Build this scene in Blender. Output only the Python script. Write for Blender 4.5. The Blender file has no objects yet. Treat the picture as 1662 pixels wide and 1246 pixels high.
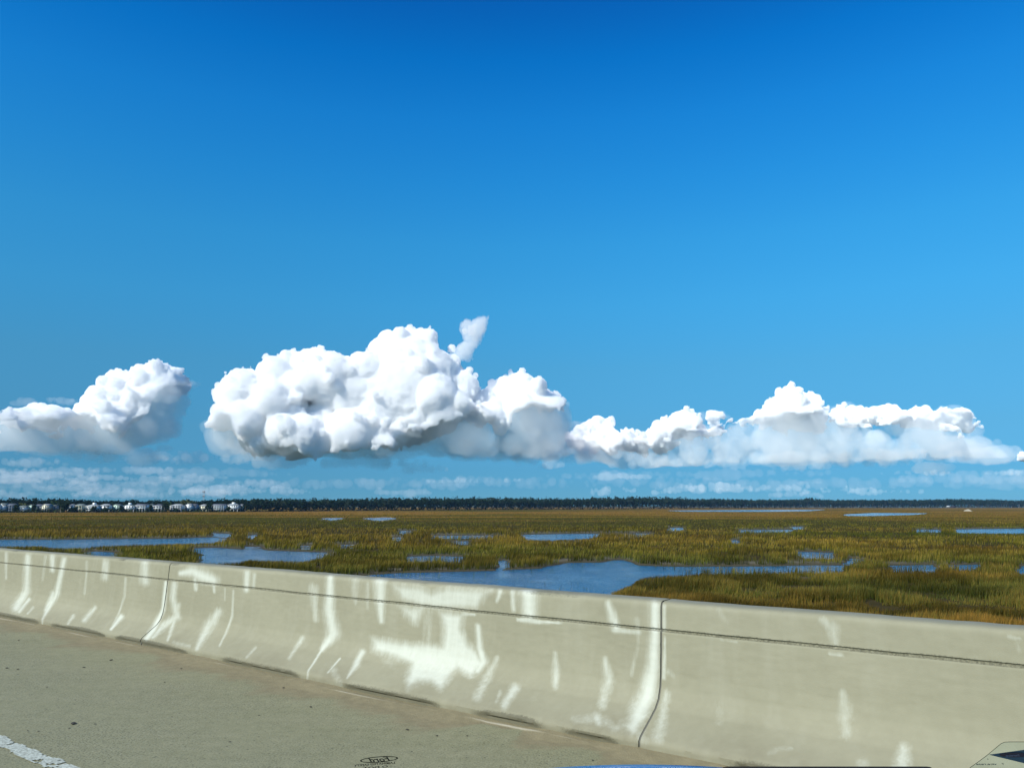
import bpy, math, random
import numpy as np
from mathutils import Vector

# ------------------------------------------------------------------ camera, sky, sun
SC = bpy.context.scene
F = 1250.0; PITCH = math.radians(8.96); ZC = 1.40; ZW = -6.6        # eye above deck, creek water level
cam_data = bpy.data.cameras.new('camera'); cam = bpy.data.objects.new('camera', cam_data)
SC.collection.objects.link(cam); SC.camera = cam
cam.location = (0, 0, ZC); cam.rotation_euler = (math.pi/2 + PITCH, 0, 0)
cam_data.sensor_width = 36.0; cam_data.lens = 36.0*F/1662.0
cam_data.clip_start = 0.05; cam_data.clip_end = 120000

SUN_EL = math.radians(36); SUN_AZ = math.radians(224)               # azimuth clockwise from the view direction
sun_dir = Vector((math.sin(SUN_AZ)*math.cos(SUN_EL), math.cos(SUN_AZ)*math.cos(SUN_EL), math.sin(SUN_EL)))
world = bpy.data.worlds.new('World'); SC.world = world; world.use_nodes = True
wn = world.node_tree; wn.nodes.clear()
w_out = wn.nodes.new('ShaderNodeOutputWorld'); w_bg = wn.nodes.new('ShaderNodeBackground')
w_sky = wn.nodes.new('ShaderNodeTexSky'); w_sky.sky_type = 'NISHITA'; w_sky.sun_disc = False
w_sky.sun_elevation = SUN_EL; w_sky.sun_rotation = SUN_AZ
w_sky.altitude = 0; w_sky.air_density = 1.0; w_sky.dust_density = 0.3; w_sky.ozone_density = 3.0
# the photograph's own colour rendering of the sky, by height above the horizon; unseen sky above kept more neutral for the scene's light
w_tc = wn.nodes.new('ShaderNodeTexCoord'); w_sep = wn.nodes.new('ShaderNodeSeparateXYZ'); w_ramp = wn.nodes.new('ShaderNodeValToRGB')
w_mul = wn.nodes.new('ShaderNodeMix'); w_mul.data_type = 'RGBA'; w_mul.blend_type = 'MULTIPLY'; w_mul.inputs['Factor'].default_value = 1.0
SKY = [(0.0, (.20, .60, 1.2)), (.0236, (.168, .525, 1.053)), (.0472, (.179, .532, .968)), (.0947, (.235, .635, .94)), (.1739, (.295, .87, 1.11)),
       (.2517, (.28, 1.13, 1.44)), (.3268, (.235, 1.27, 1.68)), (.3979, (.155, 1.28, 1.88)), (.4642, (.093, 1.242, 2.018)), (.5249, (.033, 1.087, 1.99)),
       (.5774, (.028, .847, 1.788)), (.75, (.35, .9, 1.5)), (1.0, (.7, 1.0, 1.3))]
el = w_ramp.color_ramp.elements
el[0].position = SKY[0][0]; el[0].color = (*SKY[0][1], 1); el[1].position = 1.0; el[1].color = (*SKY[-1][1], 1)
for p_, c_ in SKY[1:-1]:
    e_ = el.new(p_); e_.color = (*c_, 1)
wn.links.new(w_tc.outputs['Generated'], w_sep.inputs[0]); wn.links.new(w_sep.outputs['Z'], w_ramp.inputs['Fac'])
wn.links.new(w_sky.outputs[0], w_mul.inputs['A']); wn.links.new(w_ramp.outputs['Color'], w_mul.inputs['B'])
wn.links.new(w_mul.outputs['Result'], w_bg.inputs['Color']); wn.links.new(w_bg.outputs[0], w_out.inputs['Surface'])
w_bg.inputs['Strength'].default_value = 0.0785
sun_l = bpy.data.lights.new('sun', 'SUN'); sun_l.energy = 5.0; sun_l.angle = math.radians(0.53); sun_l.color = (1.0, 0.95, 0.86)
sun = bpy.data.objects.new('sun', sun_l); SC.collection.objects.link(sun)
sun.rotation_euler = sun_dir.to_track_quat('Z', 'Y').to_euler(); sun.location = (-10, -10, 20)
SC.view_settings.view_transform = 'Standard'; SC.view_settings.look = 'None'
SC.view_settings.exposure = 0.3; SC.view_settings.gamma = 1.0
SC.cycles.use_denoising = True; SC.cycles.volume_bounces = 64; SC.cycles.max_bounces = 64; SC.cycles.diffuse_bounces = 4; SC.cycles.glossy_bounces = 3
SC.cycles.transparent_max_bounces = 16; SC.cycles.sample_clamp_indirect = 6.0

# ------------------------------------------------------------------ helpers
RS = np.random.RandomState(7); random.seed(7)
def ray(u, v):
    x = (u-831.0)/F; z = -(v-623.0)/F
    return np.array((x, math.cos(PITCH) - z*math.sin(PITCH), math.sin(PITCH) + z*math.cos(PITCH)))
def on_plane(u, v, z):
    d = ray(u, v); t = (z-ZC)/d[2]; return d*t + np.array((0, 0, ZC))
def at_depth(u, v, Y):
    d = ray(u, v); return d*(Y/d[1]) + np.array((0, 0, ZC))
def project(P):
    P = np.asarray(P, float); x = P[..., 0]; y = P[..., 1]; z = P[..., 2]-ZC
    c, s = math.cos(PITCH), math.sin(PITCH)
    dep = y*c + z*s; up = z*c - y*s
    return 831 + F*x/dep, 623 - F*up/dep
def tag(o, label=None, cat=None, group=None, kind=None):
    for k, v in (('label', label), ('category', cat), ('group', group), ('kind', kind)):
        if v: o[k] = v
    return o
def mesh_np(name, verts, faces, mat=None, parent=None, smooth=False, attrs=None):
    """verts (n,3), faces (m,k) all of the same k"""
    me = bpy.data.meshes.new(name); verts = np.asarray(verts, np.float32); faces = np.asarray(faces, np.int32)
    me.vertices.add(len(verts)); me.vertices.foreach_set('co', verts.ravel())
    k = faces.shape[1]; me.loops.add(faces.size); me.loops.foreach_set('vertex_index', faces.ravel())
    me.polygons.add(len(faces)); me.polygons.foreach_set('loop_start', np.arange(0, faces.size, k, dtype=np.int32))
    me.polygons.foreach_set('loop_total', np.full(len(faces), k, np.int32))
    if smooth: me.polygons.foreach_set('use_smooth', np.ones(len(faces), bool))
    for an, val in (attrs or {}).items():
        val = np.asarray(val, np.float32)
        if val.ndim == 1:
            a = me.attributes.new(an, 'FLOAT', 'POINT'); a.data.foreach_set('value', val)
        else:
            a = me.attributes.new(an, 'FLOAT_COLOR', 'POINT')
            if val.shape[1] == 3: val = np.hstack([val, np.ones((len(val), 1), np.float32)])
            a.data.foreach_set('color', val.ravel())
    me.update(calc_edges=True); me.validate()
    o = bpy.data.objects.new(name, me); SC.collection.objects.link(o)
    if mat: me.materials.append(mat)
    if parent: o.parent = parent
    return o
def new_mat(name):
    m = bpy.data.materials.new(name); m.use_nodes = True; nt = m.node_tree
    return m, nt, nt.nodes['Principled BSDF'], nt.nodes['Material Output']
def plain(name, col, rough=0.8, metal=0.0, spec=None):
    m, nt, b, _ = new_mat(name); b.inputs['Base Color'].default_value = (*col, 1); b.inputs['Roughness'].default_value = rough
    b.inputs['Metallic'].default_value = metal
    if spec is not None: b.inputs['Specular IOR Level'].default_value = spec
    return m
def poly_dist(px, py, poly):
    """signed distance of points to a polygon, positive inside (numpy)"""
    poly = np.asarray(poly, float); n = len(poly); d2 = np.full(px.shape, 1e18); ins = np.zeros(px.shape, bool)
    for i in range(n):
        ax, ay = poly[i]; bx, by = poly[(i+1) % n]; ex, ey = bx-ax, by-ay; L = ex*ex+ey*ey + 1e-12
        t = np.clip(((px-ax)*ex+(py-ay)*ey)/L, 0, 1)
        d2 = np.minimum(d2, (px-ax-t*ex)**2 + (py-ay-t*ey)**2)
        if ay != by:
            c = ((ay > py) != (by > py)) & (px < ex*(py-ay)/(by-ay) + ax); ins ^= c
    return np.where(ins, np.sqrt(d2), -np.sqrt(d2))
def smooth_noise3(shape, cell, seed):
    """value noise on a 3D lattice, trilinear, -1..1"""
    r = np.random.RandomState(seed); idx = []
    dims = [int(math.ceil(s/cell))+2 for s in shape]; g = r.rand(*dims).astype(np.float32)*2-1
    out = g
    for ax, s in enumerate(shape):
        t = np.arange(s, dtype=np.float32)/cell; i = t.astype(int); f = t-i; f = f*f*(3-2*f)
        sh = [1, 1, 1]; sh[ax] = s; f = f.reshape(sh)
        out = np.take(out, i, axis=ax)*(1-f) + np.take(out, i+1, axis=ax)*f
    return out
# ------------------------------------------------------------------ clouds: real volumes of vapour kilometres away
import openvdb
def cloud_mat(name, dens, col=(1, 1, 1), aniso=0.0):
    m = bpy.data.materials.new(name); m.use_nodes = True; nt = m.node_tree; nt.nodes.clear()
    o = nt.nodes.new('ShaderNodeOutputMaterial'); v = nt.nodes.new('ShaderNodeVolumeScatter')
    v.inputs['Color'].default_value = (*col, 1); v.inputs['Density'].default_value = dens; v.inputs['Anisotropy'].default_value = aniso
    nt.links.new(v.outputs[0], o.inputs['Volume']); m.cycles.homogeneous_volume = True
    return m
def make_cloud(name, outline, dist, mat, vox=1.6, depth=0.55, n=260, rmin=5, rmax=46, seed=1, billow=5.0, base=None, ragged=5.0, kids=0, shrink=0.0, lean=0.0, ceil=None, swell=1.5):
    """outline: the cloud's silhouette as seen from the bridge; it is given depth, lobes and a place DIST metres away"""
    r = np.random.RandomState(seed); P = np.array(outline, float)
    lo = P.min(0)-12; hi = P.max(0)+12
    cu, cv = [], []; rad = []; dep = []
    # random lobes kept inside the silhouette
    U = r.uniform(lo[0], hi[0], 9000); V = r.uniform(lo[1], hi[1], 9000); D = poly_dist(U, V, P)
    dmax = D.max(); keep = D > rmin*0.5
    U, V, D = U[keep], V[keep], D[keep]
    nb = min(len(U), n)
    for k in range(nb):
        rr = min(D[k]*0.97+1.5, r.uniform(rmin, rmax))
        w = math.sqrt(max(0, 1-(1-min(1, D[k]/dmax))**2))*dmax*1.6*depth
        cu.append(U[k]); cv.append(V[k]); rad.append(rr); dep.append(r.uniform(-1, 1)*w if rr < 14 else r.uniform(-.7, .7)*w)
    # the largest lobes along the core
    order = np.argsort(-D)[:40]
    for k in order[::3]: cu.append(U[k]); cv.append(V[k]); rad.append(D[k]*0.85); dep.append(0)
    cu, cv, rad, dep = map(np.array, (cu, cv, rad, dep))
    dep = dep-(cv-lo[1])/(hi[1]-lo[1])*lean
    # further generations of small lobes budding from the faces turned up, left and towards the bridge
    for gen in range(3 if kids else 0):
        k = r.randint(0, len(cu), int(kids*(.5, 2, 5)[gen])); th = r.uniform(0, 2*math.pi, len(k)); ph = np.arccos(r.uniform(-1, 1, len(k)))
        R = rad[k]; a, b, d_ = np.cos(th)*np.sin(ph), np.sin(th)*np.sin(ph), np.cos(ph)
        nu, nv, nd, nr = cu[k]+a*R, cv[k]+b*R, dep[k]+d_*R, np.minimum(R*r.uniform(.2, .55, len(k)), (16, 7, 3.6)[gen])
        ok = (R > 4) & (poly_dist(nu, nv, P) > nr*0.35-1) & (nr > 1.8)
        cu, cv, dep, rad = [np.concatenate(p) for p in ((cu, nu[ok]), (cv, nv[ok]), (dep, nd[ok]), (rad, nr[ok]))]
    m = 10; dlo = (dep-rad).min()-m; dhi = (dep+rad).max()+m
    nx, ny, nz = int((hi[0]-lo[0])/vox)+1, int((dhi-dlo)/vox)+1, int((hi[1]-lo[1])/vox)+1
    S = np.full((nx, ny, nz), 40.0, np.float32)
    gx = lo[0]+np.arange(nx)*vox; gy = dlo+np.arange(ny)*vox; gz = lo[1]+np.arange(nz)*vox
    for a, b, c, R in zip(cu, cv, dep, rad):
        R1 = R+20
        i0, i1 = np.searchsorted(gx, [a-R1, a+R1]); j0, j1 = np.searchsorted(gy, [c-R1, c+R1]); k0, k1 = np.searchsorted(gz, [b-R1, b+R1])
        if i1 <= i0 or j1 <= j0 or k1 <= k0: continue
        d = np.sqrt((gx[i0:i1, None, None]-a)**2 + (gy[None, j0:j1, None]-c)**2 + (gz[None, None, k0:k1]-b)**2) - R
        S[i0:i1, j0:j1, k0:k1] = np.minimum(S[i0:i1, j0:j1, k0:k1], d)
    sh = S.shape; amp = billow
    S -= smooth_noise3(sh, 26.0, seed*10+9)*billow*swell
    var = 1+0.7*smooth_noise3(sh, 40.0, seed*10+8)
    for q, cell in enumerate((15.0, 8.0, 4.2, 2.4)):
        nz_ = smooth_noise3(sh, cell, seed*10+q)
        S -= amp*var*(np.abs(nz_)-0.33); amp *= 0.7
    # ragged flat base
    if base is not None:
        bn = smooth_noise3(sh, 34.0, seed+77)*ragged*1.6 + smooth_noise3(sh, 12.0, seed+76)*ragged*.7 + smooth_noise3(sh, 5.0, seed+78)*ragged*.35
        b_ = np.interp(gx, *zip(*base)) if isinstance(base, list) else np.full(nx, float(base))
        S = np.maximum(S, (gz[None, None, :]-b_[:, None, None].astype(np.float32))*.8+bn)
    if ceil is not None: S = np.maximum(S, ((np.interp(gx, *zip(*ceil))-30)[:, None, None].astype(np.float32)-gz[None, None, :])*.6+smooth_noise3(sh, 22.0, seed+79)*9)
    S += shrink
    S[0] = S[-1] = 5; S[:, 0] = S[:, -1] = 5; S[:, :, 0] = S[:, :, -1] = 5
    g = openvdb.FloatGrid(5.0); g.copyFromArray(np.clip(S, -5, 5)); pts, quads = g.convertToQuads(0.0)
    # pixel units -> metres: u, depth, v
    u = lo[0]+pts[:, 0]*vox; dd = dlo+pts[:, 1]*vox; v = lo[1]+pts[:, 2]*vox
    uc, vc = (lo+hi)/2; c = at_depth(uc, vc, dist); k = dist/F
    az = math.atan2(c[0], c[1]); right = np.array((math.cos(az), -math.sin(az), 0)); fwd = np.array((math.sin(az), math.cos(az), 0))
    k = np.linalg.norm(c[:2])/F*math.cos(az)**0.0
    # a pixel step spans cos(az)^2 less sideways there, cos(az) less upwards
    W = c + np.outer((u-uc)*k*math.cos(az), right) + np.outer(dd*k, fwd) + np.outer(-(v-vc)*k*math.cos(az)*1.0, (0, 0, 1))
    o = mesh_np(name, W, quads[:, ::-1], mat, smooth=True)
    return tag(o, kind='stuff')
M_cloud = cloud_mat('cloud_vapour', 0.024, (.992, 1, 1), -.55)
M_soft = cloud_mat('thin_vapour', 0.0010, (.87, .96, 1), -.35)  # blue tint stands in for the veil of air over the cloud undersides
M_mist = cloud_mat('mist_vapour', 0.00022, (.95, .99, 1), -.2)
M_wisp = cloud_mat('wisp_vapour', 0.0035, (.992, 1, 1), -.5)
M_veil = cloud_mat('veil_vapour', 0.0007, (.95, .99, 1), -.2)
OUT_L = [(0,716),(14,700),(31,678),(63,666),(89,661),(108,675),(135,644),(149,618),(171,603),(188,601),(212,589),(237,578),(250,574),(267,578),(271,594),(284,601),(298,606),(291,632),(284,668),(272,704),(217,726),(193,748),(154,752),(72,748),(0,762),(-60,764),(-90,740),(-50,720)]
OUT_M = [(348,644),(362,623),(384,605),(420,603),(433,626),(438,597),(467,583),(510,567),(529,578),(550,587),(590,579),(608,543),(644,534),(677,527),(691,540),(713,545),(723,560),(741,571),(757,556),(751,529),(763,524),(787,514),(776,540),(760,570),(741,585),(760,612),(778,637),(796,623),(817,612),(828,594),(852,594),(861,623),(871,635),(904,644),(915,673),(926,702),(930,735),(890,750),(727,752),(655,755),(547,758),(438,763),(377,760),(370,702),(384,673),(366,659)]
OUT_R = [(860,745),(890,710),(920,700),(943,683),(962,673),(997,668),(1006,693),(1045,698),(1065,698),(1070,678),(1143,659),(1192,678),(1212,685),(1241,663),(1260,639),(1285,627),(1309,644),(1334,668),(1368,659),(1387,673),(1426,668),(1436,683),(1470,663),(1485,678),(1510,663),(1539,693),(1534,717),(1558,722),(1549,761),(1397,771),(1143,771),(1021,766),(889,764)]
B_M = [(340, 690), (400, 700), (430, 738), (640, 735), (690, 705), (760, 680), (800, 700), (850, 672), (930, 650)]
B_L = [(-90, 700), (20, 706), (90, 696), (190, 690), (215, 665), (240, 625), (300, 600)]
B_R = [(860, 690), (940, 712), (1010, 722), (1060, 725), (1150, 700), (1220, 690), (1400, 692), (1450, 700), (1540, 708)]
for OUT, D_, sd, n_, bs, core, rm, bl, ln in ((OUT_M, 15000, 3, 420, 752, B_M, 46, 3.0, 90), (OUT_L, 15500, 5, 260, 738, B_L, 40, 3.0, 80), (OUT_R, 17000, 8, 420, 757, B_R, 26, 2.6, 80)):
    D_ = D_*(1+ln*.55/F)
    make_cloud('clouds', OUT, D_, M_cloud, seed=sd, n=n_, base=core, ragged=11, vox=1.15, billow=bl, shrink=1.2, rmax=rm, kids=2600, lean=ln, swell=.9)
    make_cloud('clouds', OUT, D_, M_soft, seed=sd, n=n_, base=bs, ragged=5, vox=1.8, billow=bl*1.7, rmax=rm, kids=500, shrink=0.8, lean=ln, ceil=core, swell=1.0)
make_cloud('clouds', [(735,586),(738,572),(757,556),(749,530),(756,524),(766,526),(775,520),(790,511),(784,535),(772,556),(764,574),(750,584)], 14700, M_wisp, seed=21, n=300, rmin=2, rmax=12, vox=.8, depth=1.0, billow=4.2, kids=500, swell=1.6)
# ragged thinner vapour hanging under and between the towers
def puff(cx, cy, w, h, seed, flat=0.5):
    r = np.random.RandomState(seed); n = 22; o = []
    for i in range(n):
        a = 2*math.pi*i/n; k = 0.75+0.4*r.rand(); y = math.sin(a)*h*k
        o.append((cx+math.cos(a)*w*k, cy-(y if y > 0 else y*flat)))
    return o
for i, (cx, cy, w, h, d, m) in enumerate([
    (120, 742, 110, 16, 15600, M_soft), (40, 752, 70, 12, 17000, M_soft), (235, 700, 60, 30, 15900, M_soft), (262, 640, 30, 40, 15700, M_soft),
    (250, 745, 50, 14, 15800, M_soft), (255, 741, 28, 8, 15700, M_soft), (905, 730, 70, 32, 16000, M_soft), (870, 742, 90, 20, 15800, M_soft), (930, 705, 34, 20, 16200, M_veil), (272, 728, 14, 5, 16500, M_soft), (60, 772, 50, 7, 21000, M_soft), (20, 778, 30, 7, 21000, M_soft), (250, 779, 60, 7, 21000, M_soft), (330, 776, 60, 5, 22000, M_veil),
    (440, 748, 80, 20, 15500, M_soft), (610, 752, 120, 14, 15400, M_soft), (690, 762, 50, 9, 14800, M_soft), (800, 735, 90, 28, 15600, M_soft), (880, 690, 40, 40, 15600, M_soft), (400, 725, 34, 30, 15700, M_soft),
    (960, 742, 70, 16, 16000, M_soft), (1090, 752, 110, 14, 16500, M_soft), (1250, 752, 150, 18, 16500, M_soft), (1420, 748, 110, 22, 16800, M_soft), (1510, 762, 34, 10, 16000, M_soft), (1600, 742, 60, 16, 18000, M_soft), (1660, 742, 10, 9, 15000, M_cloud), (1560, 728, 40, 14, 17500, M_veil),
    (300, 745, 60, 14, 18000, M_veil), (40, 655, 22, 8, 16000, M_veil), (300, 622, 24, 5, 15500, M_veil), (105, 652, 30, 8, 16000, M_veil)]):
    make_cloud('clouds', puff(cx, cy, w, h, 50+i), d, m, seed=40+i, n=60, rmin=3, rmax=16, vox=1.6, depth=.8, billow=4)
rr = np.random.RandomState(5)
for i in range(38):                                                  # low far banks near the horizon
    cx = rr.uniform(-60, 430) if i % 2 else rr.uniform(-60, 1720); cy = rr.uniform(764, 805); w = rr.uniform(25, 150)
    make_cloud('clouds', puff(cx, cy, w, rr.uniform(3, 9), 100+i, .4), 26000+rr.uniform(0, 4000), M_veil if i % 4 else M_soft, seed=90+i, n=70, rmin=1.5, rmax=7, vox=1.6, depth=.8, billow=3.4)
for i, (cx, cy, w, h) in enumerate([(900, 783, 330, 12), (1350, 786, 380, 11), (520, 786, 300, 10), (150, 790, 300, 12), (1640, 775, 200, 14), (1100, 771, 260, 8), (330, 768, 160, 8)]):
    make_cloud('clouds', puff(cx, cy, w, h, 200+i, .7), 30000+i*500, M_mist, seed=150+i, n=160, rmin=3, rmax=14, vox=2.2, depth=.8, billow=3.0)
# ------------------------------------------------------------------ node helpers
def N_(nt, t, **kw):
    n = nt.nodes.new(t)
    for k, v in kw.items(): setattr(n, k, v)
    return n
def noise(nt, scale, detail=4, rough=.55, vec=None, dist=0.0):
    n = N_(nt, 'ShaderNodeTexNoise'); n.inputs['Scale'].default_value = scale; n.inputs['Detail'].default_value = detail
    n.inputs['Roughness'].default_value = rough; n.inputs['Distortion'].default_value = dist
    if vec is not None: nt.links.new(vec, n.inputs['Vector'])
    return n.outputs['Fac']
def ramp(nt, fac, stops):
    r = N_(nt, 'ShaderNodeValToRGB'); e = r.color_ramp.elements
    e[0].position, e[1].position = stops[0][0], stops[-1][0]
    for k, (p, c) in enumerate(stops):
        el_ = e[0] if k == 0 else (e[-1] if k == len(stops)-1 else e.new(p))
        el_.color = (*c, 1) if isinstance(c, tuple) else (c, c, c, 1)
    nt.links.new(fac, r.inputs['Fac']); return r.outputs['Color']
def mix(nt, fac, a, b, mode='MIX'):
    m = N_(nt, 'ShaderNodeMix', data_type='RGBA', blend_type=mode)
    for s, v in (('Factor', fac), ('A', a), ('B', b)):
        if isinstance(v, (int, float)): m.inputs[s].default_value = v
        elif isinstance(v, tuple): m.inputs[s].default_value = (*v, 1)
        else: nt.links.new(v, m.inputs[s])
    return m.outputs['Result']
def mth(nt, op, a, b=None, c=None, clamp=False):
    m = N_(nt, 'ShaderNodeMath', operation=op, use_clamp=clamp)
    for i, v in enumerate((a, b, c)):
        if v is None: continue
        if isinstance(v, (int, float)): m.inputs[i].default_value = v
        else: nt.links.new(v, m.inputs[i])
    return m.outputs[0]
def attr(nt, name, col=False):
    a = N_(nt, 'ShaderNodeAttribute'); a.attribute_name = name; return a.outputs['Color' if col else 'Fac']
def coords(nt, scale=(1, 1, 1), rot=0.0):
    t = N_(nt, 'ShaderNodeTexCoord'); m = N_(nt, 'ShaderNodeMapping'); m.inputs['Scale'].default_value = scale
    m.inputs['Rotation'].default_value = (0, 0, rot)
    nt.links.new(t.outputs['Object'], m.inputs['Vector']); return m.outputs[0]
def bump(nt, h, strength, dist, b):
    n = N_(nt, 'ShaderNodeBump'); n.inputs['Strength'].default_value = strength; n.inputs['Distance'].default_value = dist
    nt.links.new(h, n.inputs['Height']); nt.links.new(n.outputs[0], b.inputs['Normal'])

# ------------------------------------------------------------------ the bridge: direction D_, side N_C towards the camera
D_ = ray(-905, 820); D_[2] = 0; D_ /= np.linalg.norm(D_); NC = np.array((D_[1], -D_[0], 0.0)); NC = NC if NC[1] < 0 else -NC
OFF = -4.32; ROT_B = math.atan2(D_[1], D_[0])
def BP(s, n, z):
    s, n, z = np.broadcast_arrays(np.asarray(s, float), np.asarray(n, float), np.asarray(z, float))
    return s[..., None]*D_ + (OFF+n)[..., None]*NC + z[..., None]*np.array((0, 0, 1.0))
def vnoise1(s, cell, seed):
    r = np.random.RandomState(seed); g = r.rand(4096)*2-1; t = np.asarray(s)/cell+2000; i = np.floor(t).astype(int); f = t-i; f = f*f*(3-2*f)
    return g[i % 4096]*(1-f)+g[(i+1) % 4096]*f
def vnoise2(x, y, cell, seed):
    r = np.random.RandomState(seed); g = r.rand(256, 256)*2-1; a = np.asarray(x)/cell+500; b = np.asarray(y)/cell+500
    i = np.floor(a).astype(int); j = np.floor(b).astype(int); f = a-i; h = b-j; f = f*f*(3-2*f); h = h*h*(3-2*h)
    i0, i1, j0, j1 = i % 256, (i+1) % 256, j % 256, (j+1) % 256
    return (g[i0, j0]*(1-f)+g[i1, j0]*f)*(1-h)+(g[i0, j1]*(1-f)+g[i1, j1]*f)*h
def fbm2(x, y, cell, seed, oct=4, gain=.55):
    t = 0; a = 1; n = 0
    for k in range(oct): t = t+a*vnoise2(x, y, cell/2**k, seed+k); n += a; a *= gain
    return t/n

# the lime streaks, each an outline in the barrier's own surface (points traced, half widths, strength)
ST = [
 ([(10,898),(10,938)],[3,2],.6), ([(45,903),(43,959),(26,986)],[5,6,7],.85), ([(47,972),(31,992)],[3,3],.8), ([(74,903),(69,941)],[3,2],.45), ([(85,904),(85,925)],[5,4],.8),
 ([(104,907),(97,938),(92,963),(69,1004),(68,1017)],[4,4,5,2,1],.9), ([(87,963),(74,990)],[5,3],.8), ([(54,985),(45,995)],[2,2],.5), ([(141,911),(140,934),(137,963)],[2.5,2,2],.5),
 ([(171,913),(170,936)],[6,6],.7), ([(119,999),(110,1012)],[3,2],.7), ([(155,985),(137,1006)],[3,4],.7), ([(204,938),(202,967),(193,995),(179,1022)],[2,2,2,1.5],.55), ([(197,1000),(180,1021)],[4,2],.95),
 ([(235,915),(235,943)],[7,7],.8), ([(269,945),(265,988),(249,1022),(236,1038)],[3,3.5,5,4],1.0), ([(283,947),(281,970),(287,1000),(264,1016),(248,1034)],[5,5,6,6,3],.75), ([(289,981),(281,1013),(272,1039)],[4,4,2],.7),
 ([(293,930),(312,927),(330,935),(346,941)],[4,8,10,8],.95), ([(316,940),(318,956)],[4,3],.7), ([(347,949),(348,961)],[3,2],.7), ([(365,954),(365,974)],[1.5,1.5],.5), ([(379,958),(377,999),(368,1024),(356,1048)],[2,2,2,1.5],.65),
 ([(355,992),(339,1015),(320,1051)],[6,8,4],.75), ([(401,930),(400,957)],[5,4],.9), ([(413,932),(411,952)],[3,3],.7), ([(282,1042),(307,1048)],[3,3],.5), ([(491,1035),(469,1068)],[4,3],.6), ([(415,1050),(400,1066)],[2,2],.6),
 ([(509,954),(513,1006)],[7,4],.6), ([(536,938),(534,988),(541,1028),(523,1053)],[6,8,10,4],.95), ([(523,1053),(500,1089),(498,1107)],[2,1.5,1.2],.9), ([(552,1068),(532,1091)],[1.5,1.2],.9), ([(588,1057),(578,1078),(563,1100)],[5,5,1.5],.9),
 ([(541,1086),(552,1111)],[6,5],.5), ([(577,943),(577,977)],[9,4],.45), ([(617,945),(617,972),(619,1008)],[10,8,4],.9), ([(597,947),(596,987)],[4,3],.5), ([(776,1015),(778,1052),(785,1073),(774,1088)],[4,5,7,5],.95),
 ([(807,1068),(789,1102),(774,1131)],[4,8,7],.6), ([(836,1115),(818,1145)],[7,6],.8), ([(812,1122),(806,1138)],[3,3],.5), ([(812,960),(806,976)],[5,2],.8), ([(832,961),(834,990)],[5,3],.8), ([(857,962),(859,996)],[13,11],1.0),
 ([(841,1005),(875,1009),(912,1010)],[2.5,3,1.5],.95), ([(750,996),(770,997)],[2,2],.9), ([(901,1058),(902,1085),(901,1113)],[3,6,5],.7), ([(987,979),(995,1005),(1002,1019)],[5,8,6],.8), ([(995,1022),(1038,1026)],[4,3],.8),
 ([(982,1070),(987,1102),(977,1145)],[5,9,7],.65), ([(1034,1005),(1034,1052),(1025,1095)],[5,4,3],.35), ([(1063,983),(1063,1026),(1060,1080),(1052,1124),(1037,1156),(1027,1180)],[8,8,10,14,14,10],1.0),
 ([(1078,983),(1078,1022)],[3,3],.8), ([(1079,1034),(1077,1100)],[2,3],.8), ([(1082,1125),(1076,1160),(1068,1196)],[6,8,10],.62), ([(933,1167),(973,1165),(998,1181),(1016,1174)],[6,8,7,9],.5), ([(969,1165),(972,1172)],[8,6],.9),
 ([(1030,1180),(1045,1200)],[9,9],.5), ([(1336,1006),(1351,1019),(1356,1044)],[6,10,5],.62), ([(1347,1060),(1369,1062)],[2.5,2],.7), ([(1368,1125),(1374,1160),(1371,1192)],[7,13,8],.5), ([(1167,1140),(1167,1170)],[8,8],.22),
 ([(1468,1216),(1463,1248)],[10,13],.75), ([(1401,1240),(1404,1250)],[10,10],.45), ([(1636,1032),(1656,1036)],[4,3],.5), ([(1650,1040),(1655,1056)],[5,5],.3), ([(1170,1037),(1196,1042)],[2,2],.5), ([(1250,1222),(1262,1214),(1285,1214)],[5,5,3],.35),
 ([(1086,1090),(1092,1096)],[5,4],.4), ([(1165,990),(1180,1010)],[8,6],.2)]
PO = [([(637,949),(680,951),(700,961),(724,953),(800,957),(790,964),(774,987),(717,987),(680,983),(650,972)],.9), ([(648,983),(690,985),(683,1000),(676,1013),(668,1010),(655,996)],.85),
 ([(713,992),(753,996),(749,1019),(760,1044),(774,1055),(788,1077),(764,1099),(744,1086),(734,1094),(717,1120),(698,1106),(680,1106),(662,1118),(659,1104),(666,1077),(644,1068),(605,1056),(603,1034),(637,1039),(670,1044),(695,1044),(717,1048),(720,1019)],1.0),
 ([(690,985),(700,986),(696,1040),(690,1040)],.6), ([(612,1045),(650,1052),(640,1085),(622,1080)],.3)]
SLOTS = [(-20, 66), (78, 175), (181, 312), (358, 502), (560, 735), (772, 905), (915, 1030), (1180, 1500)]
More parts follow.
